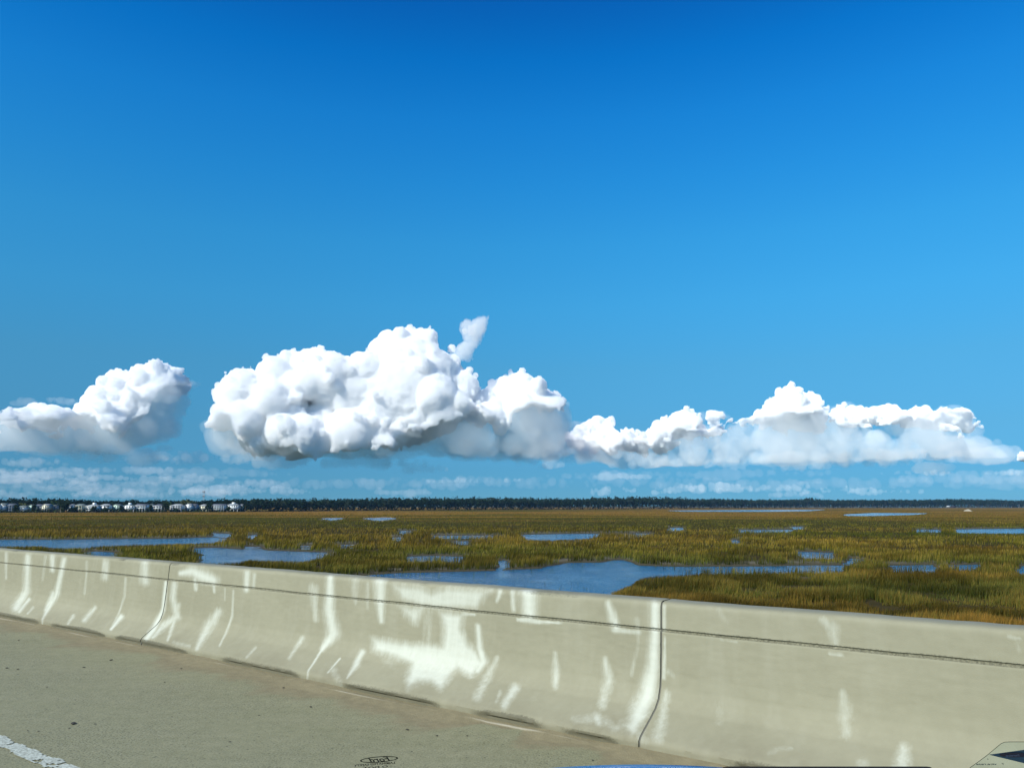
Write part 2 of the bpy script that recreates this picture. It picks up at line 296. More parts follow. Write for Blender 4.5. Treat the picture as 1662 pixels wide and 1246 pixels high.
def stroke_field(P, strokes, polys):
    u, v = project(P); out = np.zeros(u.shape)
    for pts, ws, k in strokes:
        pts = np.array(pts, float); bb = (u > pts[:, 0].min()-34) & (u < pts[:, 0].max()+34) & (v > pts[:, 1].min()-34) & (v < pts[:, 1].max()+34)
        if not bb.any(): continue
        uu, vv = u[bb], v[bb]; best = np.zeros(uu.shape)
        for i in range(len(pts)-1):
            a, b = pts[i], pts[i+1]; e = b-a; L = (e**2).sum()+1e-9; t = np.clip(((uu-a[0])*e[0]+(vv-a[1])*e[1])/L, 0, 1)
            d = np.hypot(uu-a[0]-t*e[0], vv-a[1]-t*e[1]); w = ws[i]*(1-t)+ws[i+1]*t
            best = np.maximum(best, np.exp(-(d/(w*1.3))**2*1.25))
        o = out[bb]; out[bb] = np.maximum(o, best*k)
    for poly, k in polys:
        d = poly_dist(u, v, poly); out = np.maximum(out, np.clip(.5+d/17.0, 0, 1)*k*.95)
    return out
def slot_of_s():
    res = []
    for a, b in SLOTS:
        ss = []
        for x in (a, b):
            y = np.interp(x, [0, 68, 173, 238, 498, 767, 1035, 1600], [1001, 1016.5, 1038.5, 1046, 1107.5, 1170.5, 1222, 1335]); d = ray(x, y)
            t = OFF/(d@NC); ss.append(float((d*t)@D_))
        res.append((min(ss), max(ss)))
    return res
SL = slot_of_s()
def slot(s):
    o = np.zeros(np.shape(s))
    for a, b in SL: o = np.maximum(o, np.clip((s-a)/.18, 0, 1)*np.clip((b-s)/.18, 0, 1))
    return o

# concrete of the barrier
M_barrier, nt, b, _ = new_mat('barrier_concrete')
c1 = coords(nt, (1, 1, 1)); n1 = noise(nt, 1.3, 5, .6, c1); n2 = noise(nt, 14, 5, .6, c1); n3 = noise(nt, 150, 3, .6, c1)
base = mix(nt, ramp(nt, n1, [(.3, 0.0), (.7, 1.0)]), (.240, .216, .140), (.285, .257, .172))
base = mix(nt, .24, base, ramp(nt, n2, [(.25, (.20, .18, .118)), (.75, (.31, .282, .195))]))
vsc = coords(nt, (1, 1, .12)); n4 = noise(nt, 7, 4, .6, vsc)
base = mix(nt, mth(nt, 'MULTIPLY', ramp(nt, n4, [(.52, 0.0), (.75, 1.0)]), .25), base, (.34, .315, .235))
streak = mth(nt, 'SUBTRACT', noise(nt, 26, 4, .6, coords(nt, (1, 1, .10))), .5); grain = mth(nt, 'SUBTRACT', noise(nt, 60, 5, .75, coords(nt, (1, 1, .5))), .5)
lime = mth(nt, 'ADD', attr(nt, 'lime'), mth(nt, 'MULTIPLY', mth(nt, 'ADD', mth(nt, 'MULTIPLY', streak, 1.0), mth(nt, 'MULTIPLY', grain, .55)), ramp(nt, attr(nt, 'lime'), [(.02, 0.0), (.3, 1.0), (.75, .55), (1.0, .25)])))
lime = ramp(nt, lime, [(.10, 0.0), (.52, .32), (1.08, .92)])
base = mix(nt, lime, base, (.545, .535, .45))
dirt_shade = mth(nt, 'ADD', attr(nt, 'dirt_shade'), mth(nt, 'MULTIPLY', mth(nt, 'SUBTRACT', noise(nt, 70, 5, .75, c1), .5), 1.3))
base = mix(nt, mth(nt, 'MULTIPLY', ramp(nt, dirt_shade, [(.35, 0.0), (.75, 1.0)]), .85), base, (.070, .064, .038))
warm = attr(nt, 'warm'); base = mix(nt, mth(nt, 'MULTIPLY', warm, ramp(nt, noise(nt, 9, 4, .6, c1), [(.3, .3), (.7, 1.0)])), base, (.17, .145, .09))
nt.links.new(mix(nt, 1.0, base, (.85, .905, .905), 'MULTIPLY'), b.inputs['Base Color']); b.inputs['Roughness'].default_value = .82
bump(nt, mth(nt, 'ADD', mth(nt, 'MULTIPLY', n2, .7), mth(nt, 'MULTIPLY', n3, .3)), .35, .006, b)
M_seal = plain('joint_filler', (.10, .10, .08), .9)
PROF = [(0, .0), (0, .058), (-.012, .078), (-.045, .105), (-.11, .152), (-.165, .195), (-.198, .24), (-.218, .30), (-.228, .37), (-.238, .50), (-.246, .6245)]
GRV = [(-.2465, .6255), (-.2530, .6280), (-.2560, .6310), (-.2560, .6380), (-.2530, .6410), (-.2485, .6435)]
TOPP = [(-.258, .775), (-.262, .787), (-.270, .797), (-.284, .803), (-.30, .806), (-.41, .808), (-.425, .802), (-.432, .79), (-.46, .0)]
def flare(s, n):
    """the foot of the barrier stands out a little more towards the right"""
    t = np.clip((8.0-s)/4.5, 0, 1); return n+.09*t*t*(3-2*t)*np.clip(1+n/.25, 0, 1)
def refine(pts, step):
    out = []
    for a, b in zip(pts[:-1], pts[1:]):
        n = max(1, int(math.hypot(b[0]-a[0], b[1]-a[1])/step)); out += [(a[0]+(b[0]-a[0])*i/n, a[1]+(b[1]-a[1])*i/n) for i in range(n)]
    return out+[pts[-1]]
def barrier(s0, s1, label, step=.013):
    fr = refine(PROF, .012 if step < .05 else .05)+GRV+refine([GRV[-1]]+TOPP[:1], .012 if step < .05 else .05)[1:]+TOPP[1:7]+[TOPP[7], (-.44, .62), (-.446, .6), (-.452, .3)]+[TOPP[8]]
    pr = np.array(fr); s = np.arange(s0+.006, s1-.006, step); s = np.append(s, s1-.006)
    Sg, K = np.meshgrid(s, np.arange(len(pr)), indexing='ij'); n = pr[K, 0]; z = pr[K, 1]
    wob = vnoise1(Sg, .9, 3)*.004+vnoise1(Sg, .22, 4)*.0016
    edge = np.clip((z-.60)/.05, 0, 1)*np.clip((.82-z)/.05, 0, 1)
    z = z+wob*edge; n = n+vnoise2(Sg, z*3, .5, 9)*.0025*(z > .02)+vnoise2(Sg, z*6, .07, 10)*.0009*(z > .02)
    top = np.clip((z-.76)/.04, 0, 1); z = z+top*(vnoise1(Sg, .12, 6)*.0018+vnoise1(Sg, .6, 8)*.003)
    sl = slot(Sg)*np.clip((.045-z)/.015, 0, 1)*(pr[K, 0] > -.03); n = n-sl*.014
    # a chamfer where the section meets its joint
    cj = np.clip(1-np.minimum(Sg-s0, s1-Sg)/.02, 0, 1); n = n-cj**2*.008*(pr[K, 0] > -.30)
    P = BP(Sg, flare(Sg, n), z); ns, nk = Sg.shape; idx = np.arange(ns*nk).reshape(ns, nk)
    q = np.stack([idx[:-1, :-1], idx[1:, :-1], idx[1:, 1:], idx[:-1, 1:]], -1).reshape(-1, 4)
    P2 = P.reshape(-1, 3); fine = step < .05
    lime = stroke_field(P2, ST, PO)*(pr[K, 0].ravel() > -.31) if fine else np.zeros(len(P2))
    so, zo = Sg.ravel(), z.ravel()
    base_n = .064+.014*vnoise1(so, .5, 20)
    d = slot(so)*np.clip((base_n-zo)/.025+.35, 0, 1)*.95 + np.clip((.05-zo)/.05, 0, 1)*.22 + .34*np.clip((.17-zo)/.16, 0, 1)*slot(so)  # darker along the foot, deepest in the slots
    inside = (np.abs(K.ravel()-(len(refine(PROF, .012 if fine else .05))+2.5)) < 2.7); d = np.where(inside, .60, d)  # shade of the groove put into the colour as a dark line
    tops = (zo > .785)*(np.clip(vnoise1(so, .35, 31)-.62, 0, 1)*1.6+np.clip(vnoise1(so, .06, 33)-.75, 0, 1)*1.2); d = np.maximum(d, tops)  # scattered dark flecks along the barrier top
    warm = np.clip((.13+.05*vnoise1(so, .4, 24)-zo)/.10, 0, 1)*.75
    o = mesh_np('concrete_barrier', P2, q, M_barrier, smooth=True, attrs={'lime': lime, 'dirt_shade': np.clip(d, 0, 1), 'warm': warm})
    o.data.set_sharp_from_angle(angle=math.radians(40)) if hasattr(o.data, 'set_sharp_from_angle') else None
    tag(o, label, 'concrete barrier', 'sections of the concrete bridge barrier')
    # joint filler at the far end of the section
    jp = np.array([(a, c_) for a, c_ in zip(pr[:, 0], pr[:, 1]) if not (.625 < c_ < .641 and a > -.3)]); jp = jp-np.array([(.010, 0)])*(jp[:, :1] > -.3)+np.array([(.004, 0)])*(jp[:, :1] < -.4); jp[:, 1] = np.minimum(jp[:, 1], .80)
    jn = flare(s1, jp[:, 0]); A = BP(np.full(len(jp), s1-.008), jn, jp[:, 1]); B = BP(np.full(len(jp), s1+.008), jn, jp[:, 1]); m = len(jp); i = np.arange(m-1)
    mesh_np('joint_filler', np.vstack([A, B]), np.stack([i, i+m, i+m+1, i+1], -1), M_seal, o)
    return o
barrier(-3.43, 2.18, 'pale concrete barrier section right of the last dark joint, cleanest and nearest of them')
barrier(2.18, 7.79, 'concrete barrier section between the two dark joints with the big white lime patch')
barrier(7.79, 13.4, 'farthest visible concrete barrier section, left of the far joint, with thin white runs')
barrier(-14.6, -3.43, 'concrete barrier section past the right edge, bare of white streaks', .12)
barrier(13.4, 40.0, 'long concrete barrier section past the left edge, running off along the bridge', .12)

# the deck
M_deck, nt, b, _ = new_mat('deck_concrete')
c1 = coords(nt, (1, 1, 1)); n1 = noise(nt, .9, 5, .6, c1); n2 = noise(nt, 11, 6, .65, c1); n3 = noise(nt, 75, 4, .8, c1); n5 = noise(nt, 30, 4, .75, c1)
cs = coords(nt, (.25, 2.0, 1), -ROT_B); n6 = noise(nt, 3.0, 5, .6, cs)
base = mix(nt, ramp(nt, n1, [(.3, 0.0), (.7, 1.0)]), (.178, .178, .090), (.218, .214, .115))
base = mix(nt, mth(nt, 'MULTIPLY', ramp(nt, n6, [(.35, 0.0), (.65, 1.0)]), .45), base, (.245, .236, .138))
base = mix(nt, .45, base, ramp(nt, n2, [(.25, (.13, .13, .062)), (.75, (.26, .25, .145))]))
pm = ramp(nt, noise(nt, .75, 4, .6, coords(nt, (1, 1.4, 1), .5)), [(.35, .25), (.62, 1.0)])
base = mix(nt, mth(nt, 'MULTIPLY', pm, ramp(nt, n3, [(.39, 1.0), (.48, 0.0)])), base, (.070, .072, .040))
base = mix(nt, ramp(nt, n5, [(.33, 1.0), (.385, 0.0)]), base, (.05, .05, .03))
base = mix(nt, mth(nt, 'MULTIPLY', pm, ramp(nt, n3, [(.56, 0.0), (.68, .7)])), base, (.34, .35, .28))
silt = mth(nt, 'ADD', attr(nt, 'silt'), mth(nt, 'MULTIPLY', mth(nt, 'SUBTRACT', noise(nt, 16, 6, .7, coords(nt, (.4, 1.6, 1), -ROT_B)), .5), .9))
base = mix(nt, ramp(nt, silt, [(.25, 0.0), (.6, .9)]), base, mix(nt, n2, (.115, .098, .050), (.255, .215, .118)))
base = mix(nt, ramp(nt, attr(nt, 'rim'), [(.2, 0.0), (.8, .75)]), base, (.40, .37, .27))
nt.links.new(mix(nt, 1.0, base, (1.03, 1.03, 1.06), 'MULTIPLY'), b.inputs['Base Color']); b.inputs['Roughness'].default_value = .88
bump(nt, mth(nt, 'ADD', mth(nt, 'MULTIPLY', n3, .6), mth(nt, 'ADD', mth(nt, 'MULTIPLY', n2, .8), mth(nt, 'MULTIPLY', n5, .4))), .6, .010, b)
def deck_h(s, n):
    """n = distance from the toe of the barrier towards the camera; silt lies scalloped against the toe"""
    n = n-(flare(s, 0*n)); sc = slot(s); w = .11+.07*vnoise1(s, .8, 41)+.10*(1-sc)+.03*vnoise1(s, .13, 42)
    k = np.clip(1-n/np.maximum(w, .03), 0, 1); h = k*(.010+.016*(1-sc))
    silt = np.clip(1.05-n/np.maximum(w*3.2, .05), 0, 1)*(n > -.02)
    lip = np.exp(-((n-(.022+.03*vnoise1(s, 1.1, 47)**2+.03*(1-sc)))/.010)**2)*np.clip(.6+.6*vnoise1(s, .5, 44), 0, 1)*np.clip(sc+.4, 0, 1)
    return h+lip*.004, silt, lip
def grid_sheet(name, s, n, fn, mat, zoff=0.0):
    Sg, Ng = np.meshgrid(s, n, indexing='ij'); h, silt, lip = fn(Sg, Ng); P = BP(Sg, Ng, h+zoff)
    ns, nk = Sg.shape; idx = np.arange(ns*nk).reshape(ns, nk); q = np.stack([idx[:-1, :-1], idx[1:, :-1], idx[1:, 1:], idx[:-1, 1:]], -1).reshape(-1, 4)
    return tag(mesh_np(name, P.reshape(-1, 3), q, mat, smooth=True, attrs={'silt': silt.ravel(), 'rim': lip.ravel()}), kind='structure')
n_rows = np.concatenate([np.linspace(-.10, .5, 56), np.linspace(.53, 1.5, 12), np.linspace(1.8, 13, 12)])
s_rows = np.concatenate([np.linspace(-14.6, -3, 20), np.arange(-2.9, 14, .03), np.linspace(14.2, 60, 24)])
grid_sheet('road', s_rows, n_rows, deck_h, M_deck)
# slab edge and underside, so the bridge is solid
sv = BP([-14.6, 60, 60, -14.6, -14.6, 60, 60, -14.6], [-.49, -.49, 13, 13]*2, [-.03]*4+[-.55]*4)
tag(mesh_np('bridge_deck', sv, [(0, 1, 2, 3), (4, 7, 6, 5), (0, 4, 5, 1), (2, 6, 7, 3), (1, 5, 6, 2), (0, 3, 7, 4)], plain('slab_concrete', (.24, .23, .19), .9)), kind='structure')

# worn white edge line: a painted sheet 4 mm up, flaked at its edges
M_paint, nt, b, _ = new_mat('road_paint')
c1 = coords(nt); nt.links.new(mix(nt, ramp(nt, noise(nt, 60, 5, .75, c1), [(.40, 0.0), (.60, 1.0)]), (.24, .25, .20), (.50, .54, .46)), b.inputs['Base Color']); b.inputs['Roughness'].default_value = .7
ls = np.arange(3.0, 24, .012); ln = np.arange(2.085, 2.245, .010); Sg, Ng = np.meshgrid(ls, ln, indexing='ij')
P = BP(Sg, Ng, np.full(Sg.shape, .004)); idx = np.arange(Sg.size).reshape(Sg.shape)
q = np.stack([idx[:-1, :-1], idx[1:, :-1], idx[1:, 1:], idx[:-1, 1:]], -1)
cs_, cn_ = Sg[:-1, :-1], Ng[:-1, :-1]; e = .051-np.abs(cn_-2.165)
keep = (e+.022*fbm2(cs_, cn_*2.2, .11, 61, 4)*1.4 > 0) & (fbm2(cs_, cn_*1.3, .16, 71, 4, .75) > -.30)
tag(mesh_np('road_marking', P.reshape(-1, 3), q[keep], M_paint), kind='structure')

# scraps of grit on the deck
M_grit = plain('dark_grit', (.03, .028, .02), .9)
def chip(u, v, size, label, group, first=[None], seed=0):
    p = on_plane(u, v, 0.0)
    if first[0] is None or seed:
        r = np.random.RandomState(seed+3); import bmesh
        bm = bmesh.new(); bmesh.ops.create_icosphere(bm, subdivisions=2, radius=1)
        for w in bm.verts: w.co = w.co*(.75+.5*r.rand()); w.co.z = max(w.co.z*.42, -.12)
        me = bpy.data.meshes.new('grit'); bm.to_mesh(me); bm.free(); me.materials.append(M_grit)
        if not seed: first[0] = me
    else: me = first[0]
    o = bpy.data.objects.new('debris_scrap', me); SC.collection.objects.link(o); o.location = (p[0], p[1], .004)
    o.scale = (size, size*.6, size*.45); o.rotation_euler = (0, 0, (u*7.3) % 6.28); tag(o, label, 'debris', group); return o
chip(119, 1174, .028, 'largest black scrap lying on the deck above the white line', 'scraps on the bridge deck', seed=5)
for u, v, s in ((11,1084,.016),(29,1086,.013),(30,1039,.014),(136,1083,.015),(154,1175,.009),(180,1071,.02),(504,1147,.014),(267,1107,.010),(420,1161,.008),(460,1116,.012),(373,1204,.008),(294,1085,.012),(76,1115,.009),(661,1184,.014),(709,1194,.010),(758,1194,.008),(962,1234,.008),(112,1182,.008),(45,1186,.007),(62,1187,.008)):
    chip(u, v, s, 'tiny dark speck of grit on the bare concrete deck', 'grit specks on the deck')
# ------------------------------------------------------------------ salt marsh: mud sheet, creeks, cordgrass
HZ = 820.0
POOLS = [
 [(-160,876),(114,875),(278,873.5),(349,871),(374,873.5),(341,878),(253,880.5),(177,882.5),(121,886.5),(50,883),(-40,885),(-160,886)],
 [(136,896),(164,894),(202,896),(177,900.5),(152,900.5)], [(345,864),(374,866),(380,869),(350,868)],
 [(305,889.5),(354,888),(400,891),(463,893.5),(541,896),(511,904),(488,908),(450,906.5),(404,905),(379,910),(328,911),(320,903),(335,897),(318,893)],
 [(519,840.6),(562,839.8),(540,843)], [(587,840.6),(627,839.2),(645,840.6),(615,843.8)], [(643,861),(678,860.8),(653,864)], [(632,872),(650,871),(648,874.5),(634,874)],
 [(700,868.3),(820,868.3),(792,870.8),(703,870.3)], [(720,877),(766,878),(749,880.8)], [(539,883.5),(582,883),(562,886.3)], [(486,885),(509,885),(505,887.3),(488,887.3)],
 [(400,868),(420,867),(405,873)], [(400,886),(432,887),(425,889.3),(400,889)], [(653,902.5),(703,900.8),(751,902.5),(751,908),(703,906),(660,907.6)],
 [(806,910),(826,908),(824,921),(808,919)],
 [(540,938),(615,931.6),(653,929),(754,926.5),(820,925),(883,921.5),(891,916.5),(916,912.7),(972,912),(997,908.6),(1017,908.6),(1042,916.5),(1098,919),(1240,918),(1316,916.5),(1381,916.5),(1366,923),(1316,923.5),(1240,924.5),(1143,926.5),(1108,930),(1062,931),(1040,935),(1023,946),(990,958),(998,968),(960,985),(700,970),(540,955)],
 [(1440,917),(1522,915.8),(1514,923.5),(1450,922)], [(1535,916.2),(1590,914.8),(1580,920.5),(1545,920)], [(1646,918),(1700,916),(1700,930),(1655,926)],
 [(845,867),(908,866),(972,865.4),(974,867),(951,871.5),(896,874),(858,873)], [(974,865.2),(1055,865),(1047,867)], [(1084,856),(1111,856),(1113,858.3),(1088,859)], [(1194,859.8),(1250,859.4),(1285,859),(1285,861),(1199,861.4)],
 [(1188,876),(1204,875),(1203,878.8),(1190,878.8)], [(1080,828.0),(1240,827.0),(1341,826.6),(1311,828.9),(1240,829.6),(1110,829.4)],
 [(1367,834.5),(1417,832),(1508,832.6),(1480,834.5),(1412,836.3),(1374,836)], [(1283,854.5),(1306,854.5),(1303,856.8),(1285,856.8)],
 [(1550,858.5),(1700,857),(1700,863.5),(1552,862.5)], [(1483,859),(1530,859),(1525,861.3),(1487,861)], [(1296,894.5),(1361,896.5),(1363,902),(1306,901.5)], [(1372,906),(1394,905),(1388,911),(1374,911)] ]
GM = 1.25                                                            # the tallest grass, metres
def pool_d(u, v, grow=True):
    """signed distance in traced units to the nearest pool, pools reaching towards the bridge under the grass that overhangs them"""
    best = np.full(u.shape, -99.0)
    for p in POOLS:
        p = np.array(p); pad = 40
        bb = (u > p[:, 0].min()-pad) & (u < p[:, 0].max()+pad) & (v > p[:, 1].min()-pad) & (v < p[:, 1].max()+pad)
        if not bb.any(): continue
        uu, vv = u[bb], v[bb]; d = poly_dist(uu, vv, p)
        if grow:
            for t in (.4, .8): d = np.maximum(d, poly_dist(uu, vv-t*(vv-HZ)*.68/8.0, p))
        best[bb] = np.maximum(best[bb], d)
    return best
def wet(X, Y, grow=True):
    """> 0 where open water stands, in metres from the bank (roughly)"""
    jx = fbm2(X, Y, 9, 201, 3)*1.6; jy = fbm2(X, Y, 9, 207, 3)*(.5+Y*.004)
    P = np.stack([X+jx, Y+jy, np.full(X.shape, ZW)], -1); u, v = project(P); d = pool_d(u, v, grow)
    return d*Y/F
def zone(X, Y):
    """plant colour zones: gold .. olive .. deep green, and height of the stand"""
    a = fbm2(X*.45, Y, 60, 301, 4); b2 = fbm2(X*.6, Y, 14, 311, 3); c = fbm2(X*.3, Y, 190, 321, 3)
    far = np.clip((Y-330)/500, 0, 1)
    near = np.clip((170-Y)/110, 0, 1); g = .60+1.2*a+.5*b2+.8*c+.22*far-.12*near; return np.clip(g, 0, 1)
# mud sheet, finer towards the bridge
az = np.radians(np.linspace(-56, 56, 760)); dist = np.concatenate([np.linspace(6, 24, 10), np.geomspace(26, 420, 330), np.geomspace(425, 3600, 190)])
A, R = np.meshgrid(az, dist, indexing='ij'); X, Y = R*np.sin(A), R*np.cos(A)
w = wet(X, Y); gz = np.clip(-w*.35, -.5, .16)+ZW+.02+.03*fbm2(X, Y, 3, 401, 2)*(w < -.3)
gz = np.where(Y > 1200, np.maximum(gz, ZW-.5), gz)
zn = zone(X, Y); idx = np.arange(X.size).reshape(X.shape); q = np.stack([idx[:-1, :-1], idx[:-1, 1:], idx[1:, 1:], idx[1:, :-1]], -1).reshape(-1, 4)[:, ::-1]
M_mud, nt, b, _ = new_mat('marsh_mud')
c1 = coords(nt); m1 = noise(nt, .5, 6, .65, c1)
far_c = mix(nt, attr(nt, 'zone'), (.055, .062, .012), (.215, .125, .030))
near_c = mix(nt, m1, (.030, .030, .014), (.075, .062, .030))
cc = mix(nt, attr(nt, 'far'), near_c, far_c); cc = mix(nt, mth(nt, 'MULTIPLY', ramp(nt, attr(nt, 'bank'), [(.0, 0.0), (1.0, 1.0)]), .8), cc, (.16, .155, .12))
nt.links.new(mix(nt, 1.0, cc, (.84, .80, .78), 'MULTIPLY'), b.inputs['Base Color']); b.inputs['Roughness'].default_value = .85; b.inputs['Specular IOR Level'].default_value = 0.0
bump(nt, m1, .5, .15, b)
tag(mesh_np('marsh_ground', np.stack([X, Y, gz], -1).reshape(-1, 3), q, M_mud, smooth=True, attrs={'zone': zn.ravel(), 'far': np.clip((Y.ravel()-250)/300, 0, 1), 'bank': np.clip(1-np.abs(w.ravel()+.35)/.45, 0, 1)*(Y.ravel() < 500)}), kind='structure')
# land all round to the horizon, below the marsh sheet
t = np.radians(np.linspace(0, 360, 73)[:-1]); ring = []
for r_ in (3.0, 60, 600, 3000, 12000, 45000): ring.append(np.stack([r_*np.cos(t), r_*np.sin(t), np.full(72, ZW-.9)], -1))
V = np.concatenate(ring); q = [(k*72+i, k*72+(i+1) % 72, (k+1)*72+(i+1) % 72, (k+1)*72+i) for k in range(5) for i in range(72)]
M_land, nt, b, _ = new_mat('far_land'); nt.links.new(mix(nt, noise(nt, .02, 5, .6, coords(nt)), (.04, .06, .05), (.07, .085, .075)), b.inputs['Base Color']); b.inputs['Roughness'].default_value = .9; b.inputs['Specular IOR Level'].default_value = 0.0
tag(mesh_np('terrain', V, q, M_land), kind='structure')
# creek water
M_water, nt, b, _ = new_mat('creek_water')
b.inputs['Base Color'].default_value = (.001, .085, .20, 1); b.inputs['Roughness'].default_value = .09; b.inputs['IOR'].default_value = 1.33  # the sky's blue reflection is put partly into the base colour
wv = noise(nt, 1.6, 4, .65, coords(nt, (1, .55, 1))); wv2 = noise(nt, .22, 3, .5, coords(nt, (1, .5, 1)))
amp = ramp(nt, wv2, [(.3, .35), (.65, 1.0)])
bump(nt, mth(nt, 'MULTIPLY', wv, amp), .9, .34, b)
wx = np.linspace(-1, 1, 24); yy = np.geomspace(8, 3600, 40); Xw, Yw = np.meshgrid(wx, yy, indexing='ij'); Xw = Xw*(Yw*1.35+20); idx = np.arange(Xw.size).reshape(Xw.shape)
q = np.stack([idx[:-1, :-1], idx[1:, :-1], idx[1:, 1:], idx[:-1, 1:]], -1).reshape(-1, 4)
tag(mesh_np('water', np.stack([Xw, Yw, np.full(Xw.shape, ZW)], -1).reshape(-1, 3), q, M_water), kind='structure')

# cordgrass: single tapering blades, wider with distance
M_grass = bpy.data.materials.new('cordgrass'); M_grass.use_nodes = True; nt = M_grass.node_tree; nt.nodes.clear()
o_ = N_(nt, 'ShaderNodeOutputMaterial'); df = N_(nt, 'ShaderNodeBsdfDiffuse'); tr = N_(nt, 'ShaderNodeBsdfTranslucent'); ms = N_(nt, 'ShaderNodeMixShader'); ms.inputs[0].default_value = .3
gc = attr(nt, 'tint', True); nt.links.new(gc, df.inputs[0]); nt.links.new(gc, tr.inputs[0]); nt.links.new(df.outputs[0], ms.inputs[1]); nt.links.new(tr.outputs[0], ms.inputs[2]); nt.links.new(ms.outputs[0], o_.inputs[0])
def grass(n, vmin, vmax, seed):
    r = np.random.RandomState(seed); u = r.uniform(-420, 2080, n); v = r.uniform(vmin, vmax, n)
    Yd = 8.0*F/(v-HZ)                                                # about equal cover for the eye at every distance
    X = (u-831)/F*Yd; Y = Yd
    w = wet(X, Y)+.0*X; zn = zone(X, Y); edge = np.clip(1+w/3.0, 0, 1)*(w < 0)
    tuft = fbm2(X, Y, 2.2, 511, 2); bare = fbm2(X, Y, 24, 521, 3)
    keep = (w < -.1) & ((tuft > -.35+.5*np.clip(bare-.25, 0, 1)) | (Y > 260)) & (r.rand(n) > np.clip(bare-.30, 0, 1)*1.9*(Y < 420))
    stray = (w > -.1) & (w < 2.5) & (r.rand(n) < .015) & (Y < 130)
    u, v, X, Y, w, zn, edge, tuft = [a[keep | stray] for a in (u, v, X, Y, w, zn, edge, tuft)]; n = len(X)
    h = (.50+.30*zn+.42*edge+.25*tuft+.11*r.randn(n)*np.clip(1.2-Y/400, .35, 1))*np.clip(1.05-.25*np.clip((Y-300)/700, 0, 1), 0, 1.2); h = h+np.clip(fbm2(X, Y, 6, 561, 3)*1.5, -.25, .5)*np.clip((92-Y)/25, 0, 1); h = np.clip(h, .18, GM)
    # a blade never stands in front of open water seen beyond it
    for k in range(3):
        up = np.stack([X, Y, ZW+.1+h], -1); uu, vv = project(up); hit = pool_d(uu, vv, False) > .4; h = np.where(hit, h*.6, h)
    kp = (h > .14); u, v, X, Y, w, zn, edge, tuft, h = [a[kp] for a in (u, v, X, Y, w, zn, edge, tuft, h)]; n = len(X)
    wd = np.maximum(.022, Y/F*.8)*r.uniform(.7, 1.4, n); th = r.uniform(0, 2*math.pi, n)*.5-.8; dx, dy = np.cos(th)*wd/2, np.sin(th)*wd/2
    lean = h*r.uniform(.02, .38, n); la = r.uniform(-.9, .9, n)+.35; lx, ly = np.cos(la)*lean, np.sin(la)*lean
    z0 = np.full(n, ZW+.02); a = np.stack([X-dx, Y-dy, z0], -1); b_ = np.stack([X+dx, Y+dy, z0], -1)
    m = np.stack([X+lx*.4+dx*.6, Y+ly*.4+dy*.6, z0+h*.62], -1); m2 = np.stack([X+lx*.4-dx*.6, Y+ly*.4-dy*.6, z0+h*.62], -1); t = np.stack([X+lx, Y+ly, z0+h], -1)
    gold = np.array((.37, .225, .045)); rust = np.array((.25, .130, .032)); olive = np.array((.17, .155, .022)); green = np.array((.055, .085, .012)); straw = np.array((.44, .32, .12))
    z1 = np.clip(zn+.20*r.randn(n), 0, 1)[:, None]; mixr = np.clip(.5+1.2*fbm2(X, Y, 30, 531, 3)+.3*r.randn(n), 0, 1)[:, None]
    warmc = gold*(1-mixr*.75)+rust*mixr*.75; top = olive*(1-z1)+warmc*z1; e2 = edge[:, None]
    top = top*(1-.45*e2)+olive*.8*.45*e2; st = (r.rand(n) < .10)[:, None]; top = np.where(st, straw*.9, top)
    low = green*(1-.45*z1)+olive*.45*z1; low = low*(1-.5*e2)+green*.5*e2
    near = np.clip((150-Y)/90, 0, 1)[:, None]; cl = np.clip(.5+1.9*fbm2(X, Y, 5, 541, 3), 0, 1)[:, None]
    top = top*(1-near)+near*(rust*(.75+.5*cl)*z1+np.array((.085, .105, .035))*(1-z1)); top = top*(.50+.62*cl); low = low*(.45+.7*cl)
    bd = np.clip(3.2*fbm2(X*.22, Y*.8, 42, 551, 3)-.55, 0, 1)[:, None]*(1-near); top = top*(1-.75*bd)+green*1.2*.75*bd; low = low*(1-.4*bd)
    br = (1+(.08+.17*np.clip(1.3-Y/160, 0, 1))*r.randn(n)).clip(.45, 1.7)[:, None]; top = top*br*np.array((1.0, .92, .72)); low = low*br*.85; mid = top*.62+low*.38
    V = np.stack([a, b_, m, m2, t], 1).reshape(-1, 3); C = np.stack([low, low, mid, mid, top], 1).reshape(-1, 3)
    i = np.arange(n)*5; fq = np.stack([i, i+1, i+2, i+3], -1); ft = np.stack([i+3, i+2, i+4], -1)
    T = np.concatenate([fq[:, [0, 1, 2]], fq[:, [0, 2, 3]], ft])
    return V, T, C
parts = [grass(720000, 823.6, 1035, 11), grass(40000, 1035, 1120, 12)]
off = 0; VV, TT, CC = [], [], []
for V, T, C in parts: VV.append(V); TT.append(T+off); CC.append(C); off += len(V)
tag(mesh_np('grass', np.concatenate(VV), np.concatenate(TT), M_grass, attrs={'tint': np.concatenate(CC)}), kind='stuff')
